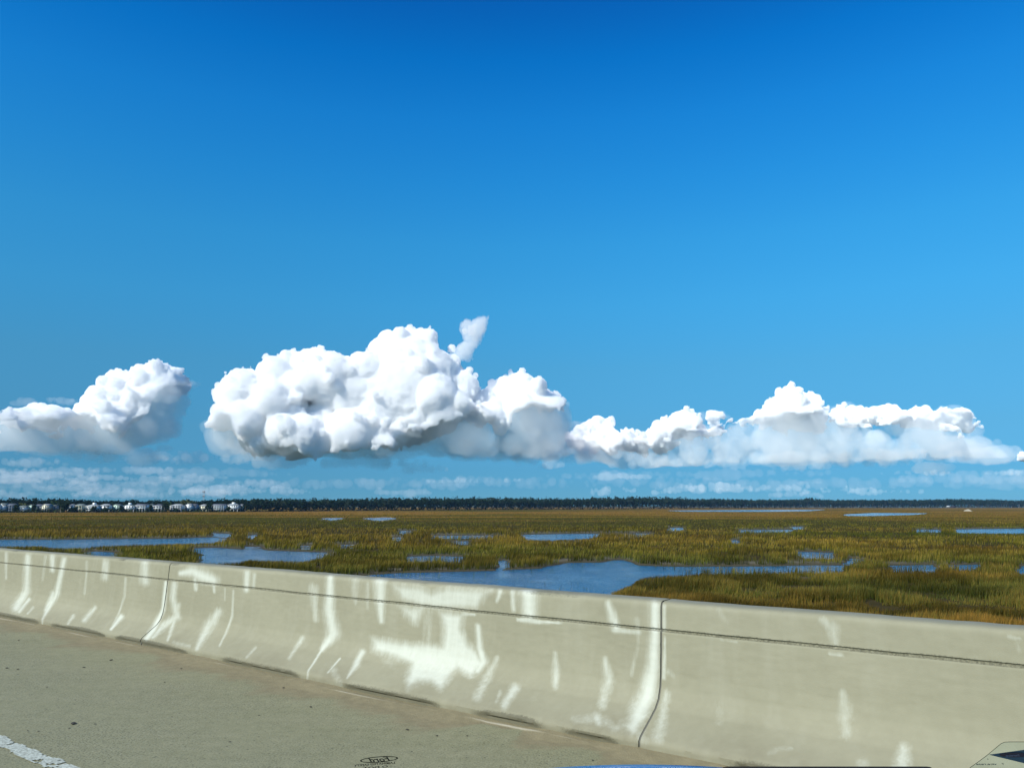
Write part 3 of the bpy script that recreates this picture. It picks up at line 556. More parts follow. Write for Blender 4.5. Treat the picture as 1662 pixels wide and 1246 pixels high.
# ------------------------------------------------------------------ far shore: wood, trees, houses, mast
def shore_y(u): return np.interp(u, [-300, 0, 400, 560, 830, 1000, 1240, 1662, 1962], [832.5, 832, 830.3, 828.7, 826.8, 825.8, 824.4, 823.5, 823])
def top_y(u): return np.interp(u, [-300, 0, 100, 200, 330, 395, 460, 520, 620, 800, 905, 1010, 1022, 1100, 1240, 1300, 1305, 1330, 1440, 1550, 1640, 1962], [809, 809, 809, 812, 811, 809, 808, 809.5, 807.5, 807, 808.5, 806.5, 805.5, 808.5, 810.5, 809.5, 807.5, 810.5, 810.5, 809.5, 811.5, 812])
def shore_at(u, back=0.0):
    Yd = (ZC-ZW)*F/(shore_y(u)-HZ)+back; return (u-831)/F*Yd, Yd
def leaf_mat(name, c):
    m = bpy.data.materials.new(name); m.use_nodes = True; nt = m.node_tree; nt.nodes.clear()
    o_ = N_(nt, 'ShaderNodeOutputMaterial'); df = N_(nt, 'ShaderNodeBsdfDiffuse'); tr = N_(nt, 'ShaderNodeBsdfTranslucent'); ms = N_(nt, 'ShaderNodeMixShader'); ms.inputs[0].default_value = .2
    g = mix(nt, 1.0, attr(nt, 'tint', True), c, 'MULTIPLY'); nt.links.new(g, df.inputs[0]); nt.links.new(g, tr.inputs[0])
    nt.links.new(df.outputs[0], ms.inputs[1]); nt.links.new(tr.outputs[0], ms.inputs[2]); nt.links.new(ms.outputs[0], o_.inputs[0]); return m
M_leaf = leaf_mat('evergreen_leaves', (1, 1, 1)); M_bark = plain('pale_bark', (.20, .17, .13), .9)
def crown_quads(cx, cy, cz, rx, rz, n, size, col, r, lobes=5):
    """n leaf sprays through an uneven crown of several lobes; returns verts, quads, colours"""
    lc = r.normal(0, .42, (lobes, 3)).clip(-.5, .5); lr = r.uniform(.45, .75, lobes); k = r.randint(0, lobes, n)
    d = r.normal(0, 1, (n, 3)); d /= np.linalg.norm(d, axis=1)[:, None]; p = lc[k]+d*(lr[k]*r.uniform(.55, 1.05, n))[:, None]
    P = np.array((cx, cy, cz))+p*np.array((rx, rx, rz))
    a = r.normal(0, 1, (n, 3)); a /= np.linalg.norm(a, axis=1)[:, None]; b2 = np.cross(a, r.normal(0, 1, (n, 3))); b2 /= np.linalg.norm(b2, axis=1)[:, None]
    s = size*r.uniform(.6, 1.4, n)[:, None]; a = a*s; b2 = b2*s*.7
    V = np.stack([P-a-b2, P+a-b2*.6, P+a*.8+b2, P-a*.7+b2*1.1], 1).reshape(-1, 3)
    c = np.repeat(col*(r.uniform(.65, 1.4, (n, 1))), 4, 0); i = np.arange(n)*4
    return V, np.stack([i, i+1, i+2, i+3], -1), c
def trunk_quads(x, y, z0, z1, r0, lean, col):
    a = np.radians([0, 120, 240]); b0 = np.stack([x+r0*np.cos(a), y+r0*np.sin(a), np.full(3, z0)], -1); t = np.stack([x+lean+r0*.6*np.cos(a), y+r0*.6*np.sin(a), np.full(3, z1)], -1)
    return np.vstack([b0, t]), np.array([(0, 1, 4, 3), (1, 2, 5, 4), (2, 0, 3, 5)]), np.tile(col, (6, 1))
class Bag:
    def __init__(s): s.V, s.Q, s.C, s.n = [], [], [], 0
    def add(s, v, q, c): s.V.append(v); s.Q.append(q+s.n); s.C.append(c); s.n += len(v)
    def make(s, name, mat, parent=None): return mesh_np(name, np.concatenate(s.V), np.concatenate(s.Q), mat, parent, attrs={'tint': np.concatenate(s.C)})
r = np.random.RandomState(77); wood = Bag(); ub = -290.0
rows = [0, 7, 14, 24, 36, 52]
for k, back in enumerate(rows):
    u = -290.0
    while u < 1960:
        in_town = u < 405; bk = back+(46 if in_town else 0)+r.uniform(-4, 4); x, y = shore_at(u, bk); H = (HZ-top_y(u))/F*y+(ZC-ZW)
        H = max(H, 7)*1.05*r.uniform(.90, 1.03)*(.84+.032*k) + (1.4 if k >= 4 else 0)*vnoise1(u, 14, 3); sz = y/1100.0
        rx = r.uniform(3.2, 5.2); base = np.array((.016, .032, .018))*r.uniform(.7, 1.15)
        if r.rand() < .25: base = np.array((.028, .040, .024))
        if in_town: base = base*.72
        cz = H*r.uniform(.60, .70); wood.add(*crown_quads(x, y, ZW+cz, rx, (H-cz)*.95, 62, .95*sz**.5, base, r))
        if k < 2:
            wood.add(*crown_quads(x+r.uniform(-2, 2), y-1, ZW+H*.28, rx*.9, H*.26, 12, 1.2, base*.8, r, 3))
            if r.rand() < .55 and not in_town: wood.add(*trunk_quads(x+r.uniform(-2, 2), y-3, ZW, ZW+H*.55, .22*sz, r.uniform(-.6, .6), np.array((.14, .12, .10))*r.uniform(.6, 1.2)))
        u += (4.8*F/y)*r.uniform(.7, 1.3)
tag(wood.make('forest', M_leaf), kind='stuff')
# scrub along the water's edge in front of wood and houses
sc = Bag(); u = -290.0
while u < 1960:
    t_ = u < 405; x, y = shore_at(u, r.uniform(-2, 5) if not t_ else r.uniform(2, 16)); h = r.uniform(.8, 2.4) if not t_ else r.uniform(1.6, 4.4)
    c_ = np.array((.035, .050, .020))*r.uniform(.6, 1.3) if r.rand() < (.75 if not t_ else .95) else np.array((.20, .16, .10))
    sc.add(*crown_quads(x, y, ZW+h*.45, h*.9, h*.55, 12, .8, c_, r, 3)); u += (2.4*F/y)*r.uniform(.6, 1.4)
tag(sc.make('undergrowth', M_leaf), kind='stuff')
def tree(u, back, H, rx, col, label, trunk=.35, seed=0):
    x, y = shore_at(u, back); rr = np.random.RandomState(seed+int(u)+400); col = np.array(col)
    root = bpy.data.objects.new('tree', None); SC.collection.objects.link(root); root.location = (x, y, ZW+.1)
    tag(root, label, 'tree', 'trees among the marsh houses')
    b_ = Bag(); b_.add(*crown_quads(0, 0, H*.6, rx, H*.42, 170, .75, col, rr, 8)); b_.make('crown', M_leaf, root)
    t_ = Bag(); t_.add(*trunk_quads(0, 0, 0, H*.65, .35, rr.uniform(-.4, .4), np.array((.2, .17, .13)))); t_.make('trunk', M_bark, root)
DK = (.020, .034, .014); OL = (.085, .095, .035); GN = (.042, .070, .022)
for t in [(45, 16, 12.5, 5.0, OL, 'round olive tree rising over the small white house near the left end'), (108, 6, 15, 6.5, DK, 'broad black-green tree in the wide gap between the left houses'),
 (115, 12, 13, 4.5, DK, 'dark narrow tree beside the pale house after the wide gap'), (99, 20, 13, 4, GN, 'mid green tree behind the cream gabled house'), (-6, 25, 12, 5, GN, 'green tree behind the white decked house at the left end'),
 (36.5, 8, 9, 2.6, DK, 'small dark tree between the blue-grey house and the olive tree'), (65, 8, 9, 2.4, DK, 'small dark tree in front of the dim grey-roofed house'), (274, 6, 13, 5.0, DK, 'dark bushy tree in the gap left of the house with three galleries'),
 (278, 20, 14, 4.2, GN, 'taller green tree behind the gap left of the galleried house'), (305, 18, 15, 4.6, OL, 'olive tree behind the gap right of the galleried house'), (318, 22, 15, 5, OL, 'wide olive tree over the gabled house with the blue side'),
 (345, 5, 12.5, 4.6, DK, 'dark tree between the cream house and the long grey-white house'), (160, 4, 6.5, 3.2, DK, 'low dark tree in front of the white house with the roof lantern'), (181, 3, 7.0, 4.4, DK, 'low spreading dark tree hiding the foot of the white hipped house'),
 (204, 8, 8.5, 2.6, DK, 'small dark tree left of the broad white house'), (252.5, 4, 9, 2.2, DK, 'slim dark tree right of the broad white house'), (376, 3, 6.5, 3.2, DK, 'low dark tree under the brightest white house'),
 (404, 5, 14, 5, DK, 'dark tree just past the last small white house'), (292, 3, 4.6, 2.4, DK, 'low dark tree at the foot of the galleried house'), (128, 5, 6.0, 3.6, DK, 'low dark tree in front of the cream and green house')]: tree(*t)

# houses on the marsh edge
def box(V, Q, x0, x1, y0, y1, z0, z1):
    k = len(V); V += [(x0, y0, z0), (x1, y0, z0), (x1, y1, z0), (x0, y1, z0), (x0, y0, z1), (x1, y0, z1), (x1, y1, z1), (x0, y1, z1)]
    Q += [tuple(k+i for i in f) for f in ((0, 3, 2, 1), (4, 5, 6, 7), (0, 1, 5, 4), (1, 2, 6, 5), (2, 3, 7, 6), (3, 0, 4, 7))]
_wm = {}
def colmat(name, c, rough=.8):
    if (name, c) not in _wm: _wm[(name, c)] = plain(name, c, rough)
    return _wm[(name, c)]
def siding(c):
    if ('s', c) in _wm: return _wm[('s', c)]
    m, nt, b, _ = new_mat('siding'); w_ = N_(nt, 'ShaderNodeTexWave', bands_direction='Z'); w_.inputs['Scale'].default_value = 1.6; nt.links.new(coords(nt), w_.inputs['Vector'])
    nt.links.new(mix(nt, mth(nt, 'MULTIPLY', w_.outputs['Fac'], .15), c, tuple(k*.6 for k in c)), b.inputs['Base Color']); b.inputs['Roughness'].default_value = .7; _wm[('s', c)] = m; return m
M_pane = plain('dark_pane', (.02, .03, .04), .15)
def house(u0, u1, ytop, col, roofc, kind, label, back=14, found=3.0, porch=0, lantern=False, low_dark=True):
    uc = (u0+u1)/2; x, y = shore_at(uc, back); w = (u1-u0)/F*y; top = (HZ-ytop)/F*y+(ZC-ZW); dpt = 10.0
    root = bpy.data.objects.new('house', None); SC.collection.objects.link(root); root.location = (x, y, ZW+.1); root.rotation_euler = (0, 0, math.radians(-8+16*((uc*.37) % 1)))
    tag(root, label, 'house', 'houses along the marsh edge'); hw = w/2; rf = min(2.8, top*.2); eave = top-rf; hw_ = hw*.94
    def prt(name, V, Q, mat, par=root): return mesh_np(name, V, Q, mat, par)
    V, Q = [], []; box(V, Q, -hw_, hw_, 0, dpt, found, eave); body = prt('wall', V, Q, siding(col))
    V, Q = [], []                                                    # raised on pilings over an open car bay
    n = max(3, int(w/3.4))
    for i in range(n):
        px_ = -hw_+.3+(2*hw_-.6)*i/(n-1)
        for py in (.3, dpt-.3): V, Q = [], []; box(V, Q, px_-.22, px_+.22, py-.22, py+.22, 0, found-.002); prt('piling', V, Q, siding(tuple(k*.8 for k in col)))
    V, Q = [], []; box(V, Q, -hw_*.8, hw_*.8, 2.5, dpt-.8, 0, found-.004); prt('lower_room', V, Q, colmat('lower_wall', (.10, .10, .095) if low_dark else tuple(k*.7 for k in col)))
    ov = .5                                                           # roof
    if kind == 'hip':
        V = [(-hw_-ov, -ov, eave), (hw_+ov, -ov, eave), (hw_+ov, dpt+ov, eave), (-hw_-ov, dpt+ov, eave), (-hw_*.45, dpt/2, top), (hw_*.45, dpt/2, top)]
        V += [(a, b2, c2-.25) for a, b2, c2 in V[:4]]; Q = [(0, 1, 5, 4), (2, 3, 4, 5), (1, 2, 5, 5), (3, 0, 4, 4), (6, 7, 1, 0), (7, 8, 2, 1), (8, 9, 3, 2), (9, 6, 0, 3), (9, 8, 7, 6)]
    elif kind == 'gable':                                            # gable end towards the marsh
        V = [(-hw_-ov, -ov, eave), (hw_+ov, -ov, eave), (hw_+ov, dpt+ov, eave), (-hw_-ov, dpt+ov, eave), (0, -ov, top), (0, dpt+ov, top)]
        V += [(a, b2, c2-.25) for a, b2, c2 in V]; Q = [(0, 4, 5, 3), (1, 2, 5, 4), (6, 9, 11, 10), (7, 10, 11, 8), (0, 6, 10, 4), (1, 4, 10, 7), (2, 8, 11, 5), (3, 5, 11, 9), (0, 3, 9, 6), (1, 7, 8, 2)]
    else:                                                            # ridge along the shore
        V = [(-hw_-ov, -ov, eave), (hw_+ov, -ov, eave), (hw_+ov, dpt+ov, eave), (-hw_-ov, dpt+ov, eave), (-hw_-ov, dpt/2, top), (hw_+ov, dpt/2, top)]
        V += [(a, b2, c2-.25) for a, b2, c2 in V]; Q = [(0, 1, 5, 4), (2, 3, 4, 5), (6, 10, 11, 7), (8, 11, 10, 9), (0, 6, 7, 1), (2, 8, 9, 3), (0, 4, 10, 6), (4, 3, 9, 10), (1, 7, 11, 5), (5, 11, 8, 2)]
    Q4 = [q for q in Q if len(set(q)) == 4]; Q3 = [tuple(dict.fromkeys(q)) for q in Q if len(set(q)) == 3]
    T = [(q[0], q[1], q[2]) for q in Q4]+[(q[0], q[2], q[3]) for q in Q4]+Q3
    roof = prt('roof', V, T, colmat('roofing', roofc))
    if kind != 'hip':
        ends = [(-hw_, 0), (hw_, 0), (0, 0)] if kind == 'gable' else None
        if ends: V = [(-hw_, 0.02, eave), (hw_, 0.02, eave), (0, 0.02, top-.3), (-hw_, .4, eave), (hw_, .4, eave), (0, .4, top-.3)]
        else: V = [(hw_-.02, 0, eave), (hw_-.02, dpt, eave), (hw_-.02, dpt/2, top-.3), (-hw_+.02, 0, eave), (-hw_+.02, dpt, eave), (-hw_+.02, dpt/2, top-.3)]
        prt('gable_wall', V, [(0, 1, 2), (3, 5, 4), (0, 3, 4), (0, 4, 1), (1, 4, 5), (1, 5, 2), (2, 5, 3), (2, 3, 0)], siding(col))
    if lantern:
        V, Q = [], []; box(V, Q, -hw*.22, hw*.22, dpt/2-1.5, dpt/2+1.5, top-1.0, top+1.5); lt = prt('roof_lantern', V, Q, siding(col), roof)
    ns = max(1, int(round((eave-found)/3.0))); sh = (eave-found)/ns
    if porch:
        V, Q = [], []
        for i in range(ns): zf = found+i*sh; box(V, Q, -hw_, hw_, -2.4, -.003, zf-.15, zf+.15); box(V, Q, -hw_, hw_, -2.45, -2.38, zf+.75, zf+.9)
        box(V, Q, -hw_, hw_, -2.4, -.003, eave-.35, eave-.02)
        m = max(3, int(w/2.6))
        for i in range(m): px_ = -hw_+.15+(2*hw_-.3)*i/(m-1); box(V, Q, px_-.15, px_+.15, -2.36, -2.1, 0, eave-.36)
        prt('porch', V, Q, siding(col))
    V = [(-.5, 0, -.9), (.5, 0, -.9), (.5, 0, .9), (-.5, 0, .9), (-.5, .06, -.9), (.5, .06, -.9), (.5, .06, .9), (-.5, .06, .9)]; nw = max(2, int(w/2.9))
    for i in range(ns):
        for j in range(nw):
            fr = prt('window', [], np.zeros((0, 4)), None) if False else None
            V, Q = [], []; cx = -hw_+(2*hw_)*(j+.5)/nw; cz = found+sh*(i+.52); ww = .85 if porch else .6; box(V, Q, cx-ww, cx+ww, -.05, -.004, cz-.95, cz+.85); prt('window', V, Q, M_pane)
    return root
W = (.82, .85, .84); GR = (.34, .36, .38); CR = (.68, .66, .50); BG = (.30, .36, .42); PG = (.55, .70, .58)
RD = (.07, .08, .10); RL = (.22, .24, .25); RG = (.13, .16, .15)
for h in [
 (-18, 6, 818, W, RL, 'ridge', 'white house with layered white decks at the very left end', 10, 2.5, 1), (7, 16, 816.5, W, RG, 'gable', 'narrow white gabled house second from the left end', 12, 3),
 (17, 33, 817, BG, RD, 'ridge', 'blue-grey house with a shaded double porch beside the narrow white gable', 14, 2.5, 1), (38, 49, 820, W, RG, 'hip', 'small white house under the round olive tree', 8, 2.5),
 (54, 64, 818.5, PG, RG, 'gable', 'pale green gabled house right of the olive tree', 12, 3), (65, 76, 818, GR, RD, 'ridge', 'dim grey house with a dark roof between pale green and cream gables', 18, 3),
 (77, 86, 817.5, CR, RL, 'gable', 'cream house with a steep pointed gable left of the wide gap', 10, 3), (87, 101, 818, GR, RG, 'ridge', 'low grey-green roofed house against the broad black-green tree', 16, 3),
 (118.5, 127, 818, W, RL, 'hip', 'small white house first after the wide tree gap', 12, 3.5), (128, 144, 817.5, CR, RG, 'hip', 'cream house with a greenish hipped roof and low dark tree before it', 13, 3.5, 1),
 (149, 165, 818, W, RL, 'hip', 'white house whose roof carries a small lantern, left of the hipped one', 10, 2.5, 1, True), (170, 186, 817.5, W, RL, 'hip', 'white hipped house with its foot hidden by a spreading dark tree', 10, 3),
 (188, 202, 818, PG, RG, 'gable', 'pale greenish gabled house between two white houses', 13, 3), (207, 225, 818, W, RG, 'gable', 'white gabled house just left of the broad windowed one', 12, 3, 0, True),
 (226, 245.5, 817.5, W, RD, 'ridge', 'broad white house with rows of dark windows and tall pilings', 11, 4.6, 1), (246.5, 253, 818, W, RG, 'gable', 'tall narrow white house squeezed beside the broad windowed one', 13, 3),
 (255.5, 271, 818, W, RD, 'hip', 'white house with a dark band of open bays under it', 11, 4.4, 1), (283, 302.5, 817.5, W, RL, 'hip', 'white house with galleries of dark openings on every floor', 9, 3.4, 1),
 (306, 316, 817, W, RL, 'gable', 'bright white gable next to the blue-walled house', 11, 3), (316.8, 325, 817.5, BG, RD, 'ridge', 'small blue-walled house joined in view to a bright white gable', 13, 3),
 (329, 342, 818, CR, RL, 'hip', 'cream house standing below the tall mast', 12, 3), (349.5, 371, 817.5, (.62, .68, .70), RD, 'ridge', 'long grey-white house left of the brightest house', 14, 3, 1),
 (372.5, 392, 817, W, RL, 'hip', 'brightest and largest white house with a flat roof lantern', 9, 2.8, 0, True), (393, 399, 818, W, RL, 'gable', 'last tiny white house before the wood begins', 14, 3)]: house(*h)
# mast above the wood
x, y = shore_at(336, 160); mast = bpy.data.objects.new('radio_mast', None); SC.collection.objects.link(mast); mast.location = (x, y, ZW); tag(mast, 'thin radio mast rising above the dark trees behind the houses', 'mast')
Hm = (HZ-796)/F*y+(ZC-ZW)
V, Q = [], []
for (dx, dy) in ((-.7, -.4), (.7, -.4), (0, .8)): box(V, Q, dx-.14, dx+.14, dy-.14, dy+.14, 0, Hm)
k = 0
while k*2.2 < Hm-2.2: box(V, Q, -.75, .75, -.46, -.34, k*2.2+1, k*2.2+1.15); k += 1
M_st = plain('galvanised_steel', (.25, .27, .29), .5, .6); mesh_np('lattice', V, Q, M_st, mast)
for zz, ww in ((Hm-1.5, 1.6), (Hm-7.5, 1.5)):
    V, Q = [], []
    for sx in (-1, 0, 1): box(V, Q, sx*ww-.3, sx*ww+.3, -1.1, -.8, zz-1.6, zz+.6)
    box(V, Q, -ww, ww, -.79, -.68, zz-.6, zz-.4); mesh_np('antenna', V, Q, M_st, mast)
# things by the far creek on the right
u0, uf = 1531, 824.0
x, y = shore_at(1531, -90); bh = bpy.data.objects.new('boathouse', None); SC.collection.objects.link(bh); bh.location = (x, y, ZW); tag(bh, 'small open boathouse with a pale roof at the far creek, darker lean-to beside it', 'boathouse')
V, Q = [], []
for px_ in (-4, 0, 4):
    for py in (0, 5): box(V, Q, px_-.2, px_+.2, py-.2, py+.2, 0, 4.4)
box(V, Q, -4.4, 4.4, -.3, 5.3, 1.6, 1.9); mesh_np('piles', V, Q, colmat('weathered_wood', (.22, .20, .17)), bh)
mesh_np('roof', [(-6, -1, 4.4), (6, -1, 4.4), (6, 6, 4.4), (-6, 6, 4.4), (-4, 2.5, 6.6), (4, 2.5, 6.6)], [(0, 1, 5), (0, 5, 4), (1, 2, 5), (2, 3, 4), (2, 4, 5), (3, 0, 4), (0, 2, 1), (0, 3, 2)], colmat('pale_roof', (.62, .64, .62)), bh)
V, Q = [], []; box(V, Q, 7, 24, 1, 6, 1.0, 5.6); mesh_np('lean_to', V, Q, colmat('dark_boards', (.03, .025, .04)), bh)
x, y = shore_at(1638, 6); hs = house(1634, 1645, 816.8, W, RL, 'gable', 'lone white house half hidden in the wood at the right', 3, 6.5)
hs['group'] = 'houses along the marsh edge'
# pale shell bank
p = on_plane(1571, 829.5, ZW); rr = np.random.RandomState(4); a = np.linspace(-1, 1, 26); Xs, Ys = np.meshgrid(a, a, indexing='ij'); hgt = np.clip(1-Xs**2-Ys**2, 0, 1)*2.4*(1+.6*fbm2(Xs*3+9, Ys*3, 1.2, 5))-.15
idx = np.arange(Xs.size).reshape(Xs.shape); q = np.stack([idx[:-1, :-1], idx[1:, :-1], idx[1:, 1:], idx[:-1, 1:]], -1).reshape(-1, 4)
mesh_np('shell_bank', np.stack([p[0]+Xs*3.6+Ys*2, p[1]+Ys*14, ZW+hgt], -1).reshape(-1, 3), q, plain('shells', (.34, .31, .23), .9), smooth=True)
tag(bpy.data.objects['shell_bank'], 'small pale bank standing out of the far golden marsh', 'shell bank')
# ------------------------------------------------------------------ the car one looks out of: raked windshield with its print and sticker, hood, cowl trim
car = bpy.data.objects.new('car', None); SC.collection.objects.link(car); car.location = (0, .6, 0)
tag(car, 'blue car whose hood edge and windshield marks show along the bottom', 'car')
GN_ = np.array((0, math.sin(math.radians(40)), math.cos(math.radians(40)))); GP = np.array((0, .5/.84, ZC))*1.0
TG = math.tan(math.radians(40))
def glass_z(y): return ZC+.5-TG*y
def on_glass(u, v, lift=.0012):
    d = ray(u, v); t = .5/(d[2]+TG*d[1]); return d*t+np.array((0, 0, ZC))-GN_*lift*(1 if GN_[2] > 0 else -1)
cl = -np.array(car.location)
def put(name, V, Q, mat, parent=car, smooth=False):
    return mesh_np(name, np.asarray(V, float)+(cl if parent is car else cl), Q, mat, parent, smooth)
m = bpy.data.materials.new('windshield_glass'); m.use_nodes = True; m.node_tree.nodes.clear(); M_glass = m
o_ = m.node_tree.nodes.new('ShaderNodeOutputMaterial'); t_ = m.node_tree.nodes.new('ShaderNodeBsdfTransparent'); t_.inputs[0].default_value = (.985, 1, .99, 1); m.node_tree.links.new(t_.outputs[0], o_.inputs[0])
V, Q = [], []
y0, y1 = .22, 1.12
V = [(-1.1, y0, glass_z(y0)), (1.1, y0, glass_z(y0)), (1.1, y1, glass_z(y1)), (-1.1, y1, glass_z(y1))]
glass = put('windshield', V, [(0, 1, 2, 3)], M_glass)
def text_mesh(s, italic=0.0, ital_font=False):
    cu = bpy.data.curves.new('t', 'FONT'); cu.body = s; cu.size = 1.0; cu.resolution_u = 2; cu.offset = .022; cu.shear = italic; ob = bpy.data.objects.new('t', cu); SC.collection.objects.link(ob)
    dg = bpy.context.evaluated_depsgraph_get(); me = ob.evaluated_get(dg).to_mesh(); me.calc_loop_triangles()
    P = np.array([v.co[:2] for v in me.vertices]); T = np.array([t.vertices[:] for t in me.loop_triangles]); ob.evaluated_get(dg).to_mesh_clear(); bpy.data.objects.remove(ob); bpy.data.curves.remove(cu)
    return P, T
def place_text(s, ua, ub, vt, vb, slope, mirror, italic=0.0, lift=.0016):
    """text set on the glass, filling the given span; slope = drop per unit of run"""
    P, T = text_mesh(s, italic); lo, hi = P.min(0), P.max(0); q = (P-lo)/(hi-lo)
    if mirror: q[:, 0] = 1-q[:, 0]
    u = ua+q[:, 0]*(ub-ua); v = vb-(q[:, 1])*(vb-vt)+slope*(q[:, 0]-.5)*(ub-ua)
    return [on_glass(a, b2, lift) for a, b2 in zip(u, v)], T
def ring_band(uc, vc, a, bb, w, tilt, n=48):
    V, Q = [], []
    for k in range(n):
        t = 2*math.pi*k/n
        for f in (1, 1-w): x = math.cos(t)*a*(f if f == 1 else 1-w*.35); y = math.sin(t)*bb*f; V.append(on_glass(uc+x, vc+y+tilt*x, .0016))
    return V, [(2*k, 2*k+1, (2*k+3) % (2*n), (2*k+2) % (2*n)) for k in range(n)]
M_ink = plain('black_print', (.01, .014, .008), .7)
allV, allT = [], []
def collect(V, T):
    k = len(allV); T = np.asarray(T)
    if T.shape[1] == 4: T = np.vstack([T[:, [0, 1, 2]], T[:, [0, 2, 3]]])
    allT.extend((T+k).tolist()); allV.extend(V)
collect(*ring_band(615.5, 1229.3, 31, 4.9, .26, -.075)); collect(*place_text('Ford', 597, 634, 1225.2, 1233.5, -.075, True, .45))
collect(*place_text('LAMINATED SAFETY', 575, 641, 1235.2, 1238.6, -.075, True)); collect(*place_text('O DOT', 590, 630, 1240.2, 1243.6, -.07, True)); collect(*place_text('M 27 AS1', 588, 624, 1244.8, 1248.5, -.05, True))
put('glass_print', allV, allT, M_ink, glass)
# sticker: clear film with a dark outline, blue diamond and navy oval
M_film = bpy.data.materials.new('clear_film'); M_film.use_nodes = True; nt = M_film.node_tree; nt.nodes.clear(); o_ = N_(nt, 'ShaderNodeOutputMaterial'); tb = N_(nt, 'ShaderNodeBsdfTransparent'); db = N_(nt, 'ShaderNodeBsdfDiffuse'); mx = N_(nt, 'ShaderNodeMixShader')
tb.inputs[0].default_value = (.90, .97, .97, 1); db.inputs[0].default_value = (.5, .56, .55, 1); mx.inputs[0].default_value = .12
nt.links.new(tb.outputs[0], mx.inputs[1]); nt.links.new(db.outputs[0], mx.inputs[2]); nt.links.new(mx.outputs[0], o_.inputs[0])
M_dia = plain('sticker_blue', (.012, .10, .22), .5); M_navy = plain('sticker_navy', (.004, .006, .06), .5); M_teal = plain('sticker_teal_ink', (.03, .10, .13), .6); M_edge = plain('sticker_outline', (.10, .12, .08), .6); M_gt = plain('sticker_pale_ink', (.16, .2, .4), .6)
SV, ST_, SM = [], [], []
def sadd(V, T, mi):
    k = len(SV); T = np.asarray(T)
    if T.shape[1] == 4: T = np.vstack([T[:, [0, 1, 2]], T[:, [0, 2, 3]]])
    SV.extend(V); ST_.extend((T+k).tolist()); SM.extend([mi]*len(T))
out = [(1573, 1243.5), (1585, 1235), (1600, 1224), (1612, 1214), (1619, 1208), (1624, 1204), (1630, 1201.6), (1640, 1201.2), (1700, 1201.2), (1700, 1290), (1573, 1290)]
c0 = (1650, 1240); sadd([on_glass(*c0, .0010)]+[on_glass(*p, .0010) for p in out], [(0, i+1, (i+1) % len(out)+1) for i in range(len(out))], 0)
for i in range(8):
    a, b2 = np.array(out[i], float), np.array(out[i+1], float); e = b2-a; nn = np.array((-e[1], e[0]))/np.hypot(*e)*.45
    sadd([on_glass(*(a-nn), .0013), on_glass(*(b2-nn), .0013), on_glass(*(b2+nn), .0013), on_glass(*(a+nn), .0013)], [(0, 1, 2, 3)], 1)
sadd([on_glass(u, v, .0013) for u, v in ((1604, 1222), (1672, 1212.5), (1738, 1224), (1672, 1238.5))], [(0, 1, 2, 3)], 2)
el_ = [(1646+25*math.cos(t), 1222+3.9*math.sin(t)) for t in np.linspace(0, 2*math.pi, 33)[:-1]]; sadd([on_glass(1646, 1222, .0016)]+[on_glass(*p, .0016) for p in el_], [(0, i+1, (i+1) % 32+1) for i in range(32)], 3)
for s_, a, b2, t, bt, sl, mi in (('Service', 1631, 1654, 1220.2, 1224.2, -.06, 5), ('vice.rese', 1583, 1616, 1235, 1238, 0, 4), ('T', 1624, 1628, 1235, 1238, 0, 4), ('.', 1601, 1603, 1227.5, 1229, 0, 4), ('Caaaa?', 1602, 1668, 1243.8, 1251, 0, 6)):
    V, T = place_text(s_, a, b2, t, bt, sl, True if mi != 6 else False, .3, .0019); sadd(V, T, mi)
st = put('sticker', SV, ST_, None, glass)
for m_ in (M_film, M_edge, M_dia, M_navy, M_teal, M_gt, M_ink): st.data.materials.append(m_)
st.data.polygons.foreach_set('material_index', np.array(SM, np.int32))
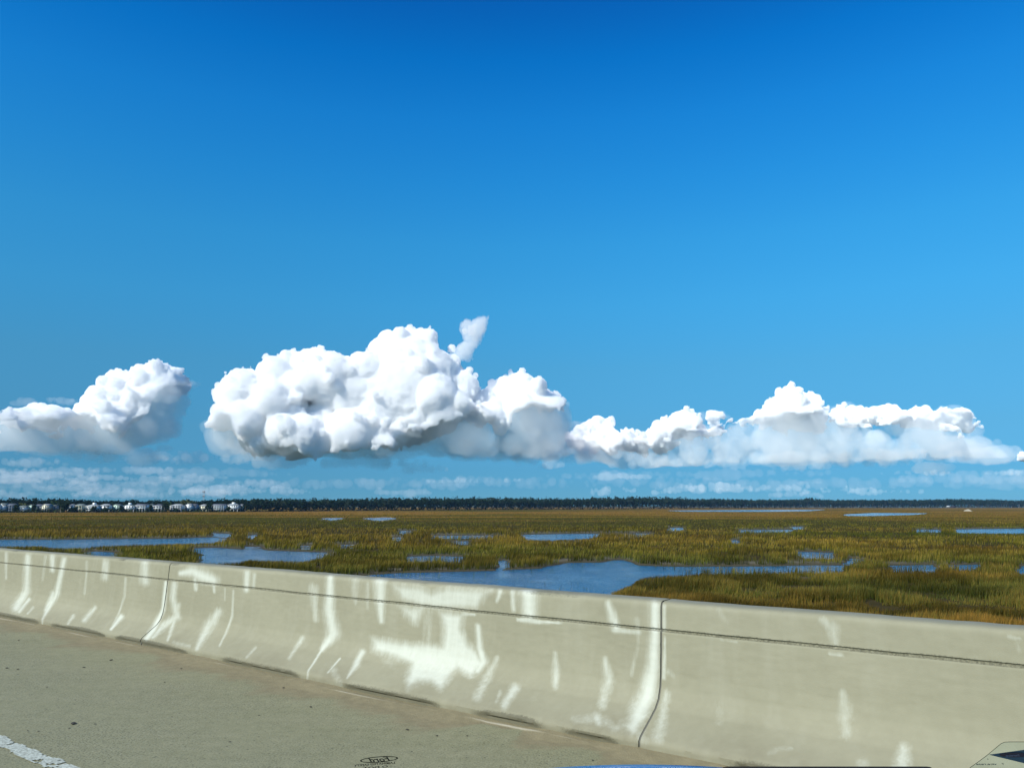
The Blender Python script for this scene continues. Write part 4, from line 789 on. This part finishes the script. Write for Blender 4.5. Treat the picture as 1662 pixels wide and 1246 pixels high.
# hood: crowned blue panel rolling off away from us; cowl trim strip
M_blue, nt, b, _ = new_mat('blue_car_paint'); b.inputs['Base Color'].default_value = (.008, .10, .34, 1); b.inputs['Roughness'].default_value = .3; b.inputs['Coat Weight'].default_value = .6; b.inputs['Metallic'].default_value = .2
xs = np.linspace(-.75, .95, 60); ts = np.linspace(0, 1, 30); d0 = ray(1040, 1239.7); xc = d0[0]/d0[1]*1.5; zp = ZC+d0[2]/d0[1]*1.5
Xg, Tg = np.meshgrid(xs, ts, indexing='ij'); Yg = 1.12+Tg*1.0; Zg = zp-(Xg-xc)**2/(2*2.3)-np.where(Yg > 1.5, (Yg-1.5)**2*1.6+(Yg-1.5)*.315, (1.5-Yg)*.0)-np.where(Yg < 1.5, (1.5-Yg)*-.18, 0)*0
Zg = Zg-np.where(Yg < 1.5, (1.5-Yg)**2*.10+(1.5-Yg)*-.0, 0)-(np.where(Yg < 1.5, (1.5-Yg)*(-.0), 0))
idx = np.arange(Xg.size).reshape(Xg.shape); q = np.stack([idx[:-1, :-1], idx[1:, :-1], idx[1:, 1:], idx[:-1, 1:]], -1).reshape(-1, 4)
hood = put('hood', np.stack([Xg, Yg, Zg], -1).reshape(-1, 3), q, M_blue, car, True)
a0 = ray(1168, 1243.0); a1 = ray(1516, 1243.0); ky = 1.16; xa, xb = a0[0]/a0[1]*ky, a1[0]/a1[1]*ky; zt = ZC+a0[2]/a0[1]*ky
xs = np.linspace(xa, xb, 60); e = np.clip(np.minimum(xs-xa, xb-xs)/.012, 0, 1); top = zt-.004*(1-np.sqrt(np.clip(1-(1-e)**2, 0, 1))); V = []
for x_, z_ in zip(xs, top): V += [(x_, ky, z_), (x_, ky+.05, z_-.022), (x_, ky+.05, zt-.12), (x_, ky, zt-.12)]
Q = [(4*i+k, 4*i+4+k, 4*i+4+(k+1) % 4, 4*i+(k+1) % 4) for i in range(59) for k in range(4)]+[(0, 1, 2, 3), (59*4+3, 59*4+2, 59*4+1, 59*4)]
put('cowl_trim', V, Q, plain('black_trim', (.012, .012, .012), .5), car)
# ------------------------------------------------------------------ the air between here and the far shore
m = bpy.data.materials.new('sea_air'); m.use_nodes = True; nt = m.node_tree; nt.nodes.clear(); o_ = N_(nt, 'ShaderNodeOutputMaterial'); pv = N_(nt, 'ShaderNodeVolumePrincipled')
pv.inputs['Color'].default_value = (.30, .62, 1.0, 1); pv.inputs['Density'].default_value = .000032; nt.links.new(pv.outputs[0], o_.inputs['Volume']); m.cycles.homogeneous_volume = True
V, Q = [], []; box(V, Q, -3600, 3600, -200, 3700, ZW-3.0, 34.0)
tag(mesh_np('haze', V, Q, m), kind='stuff')
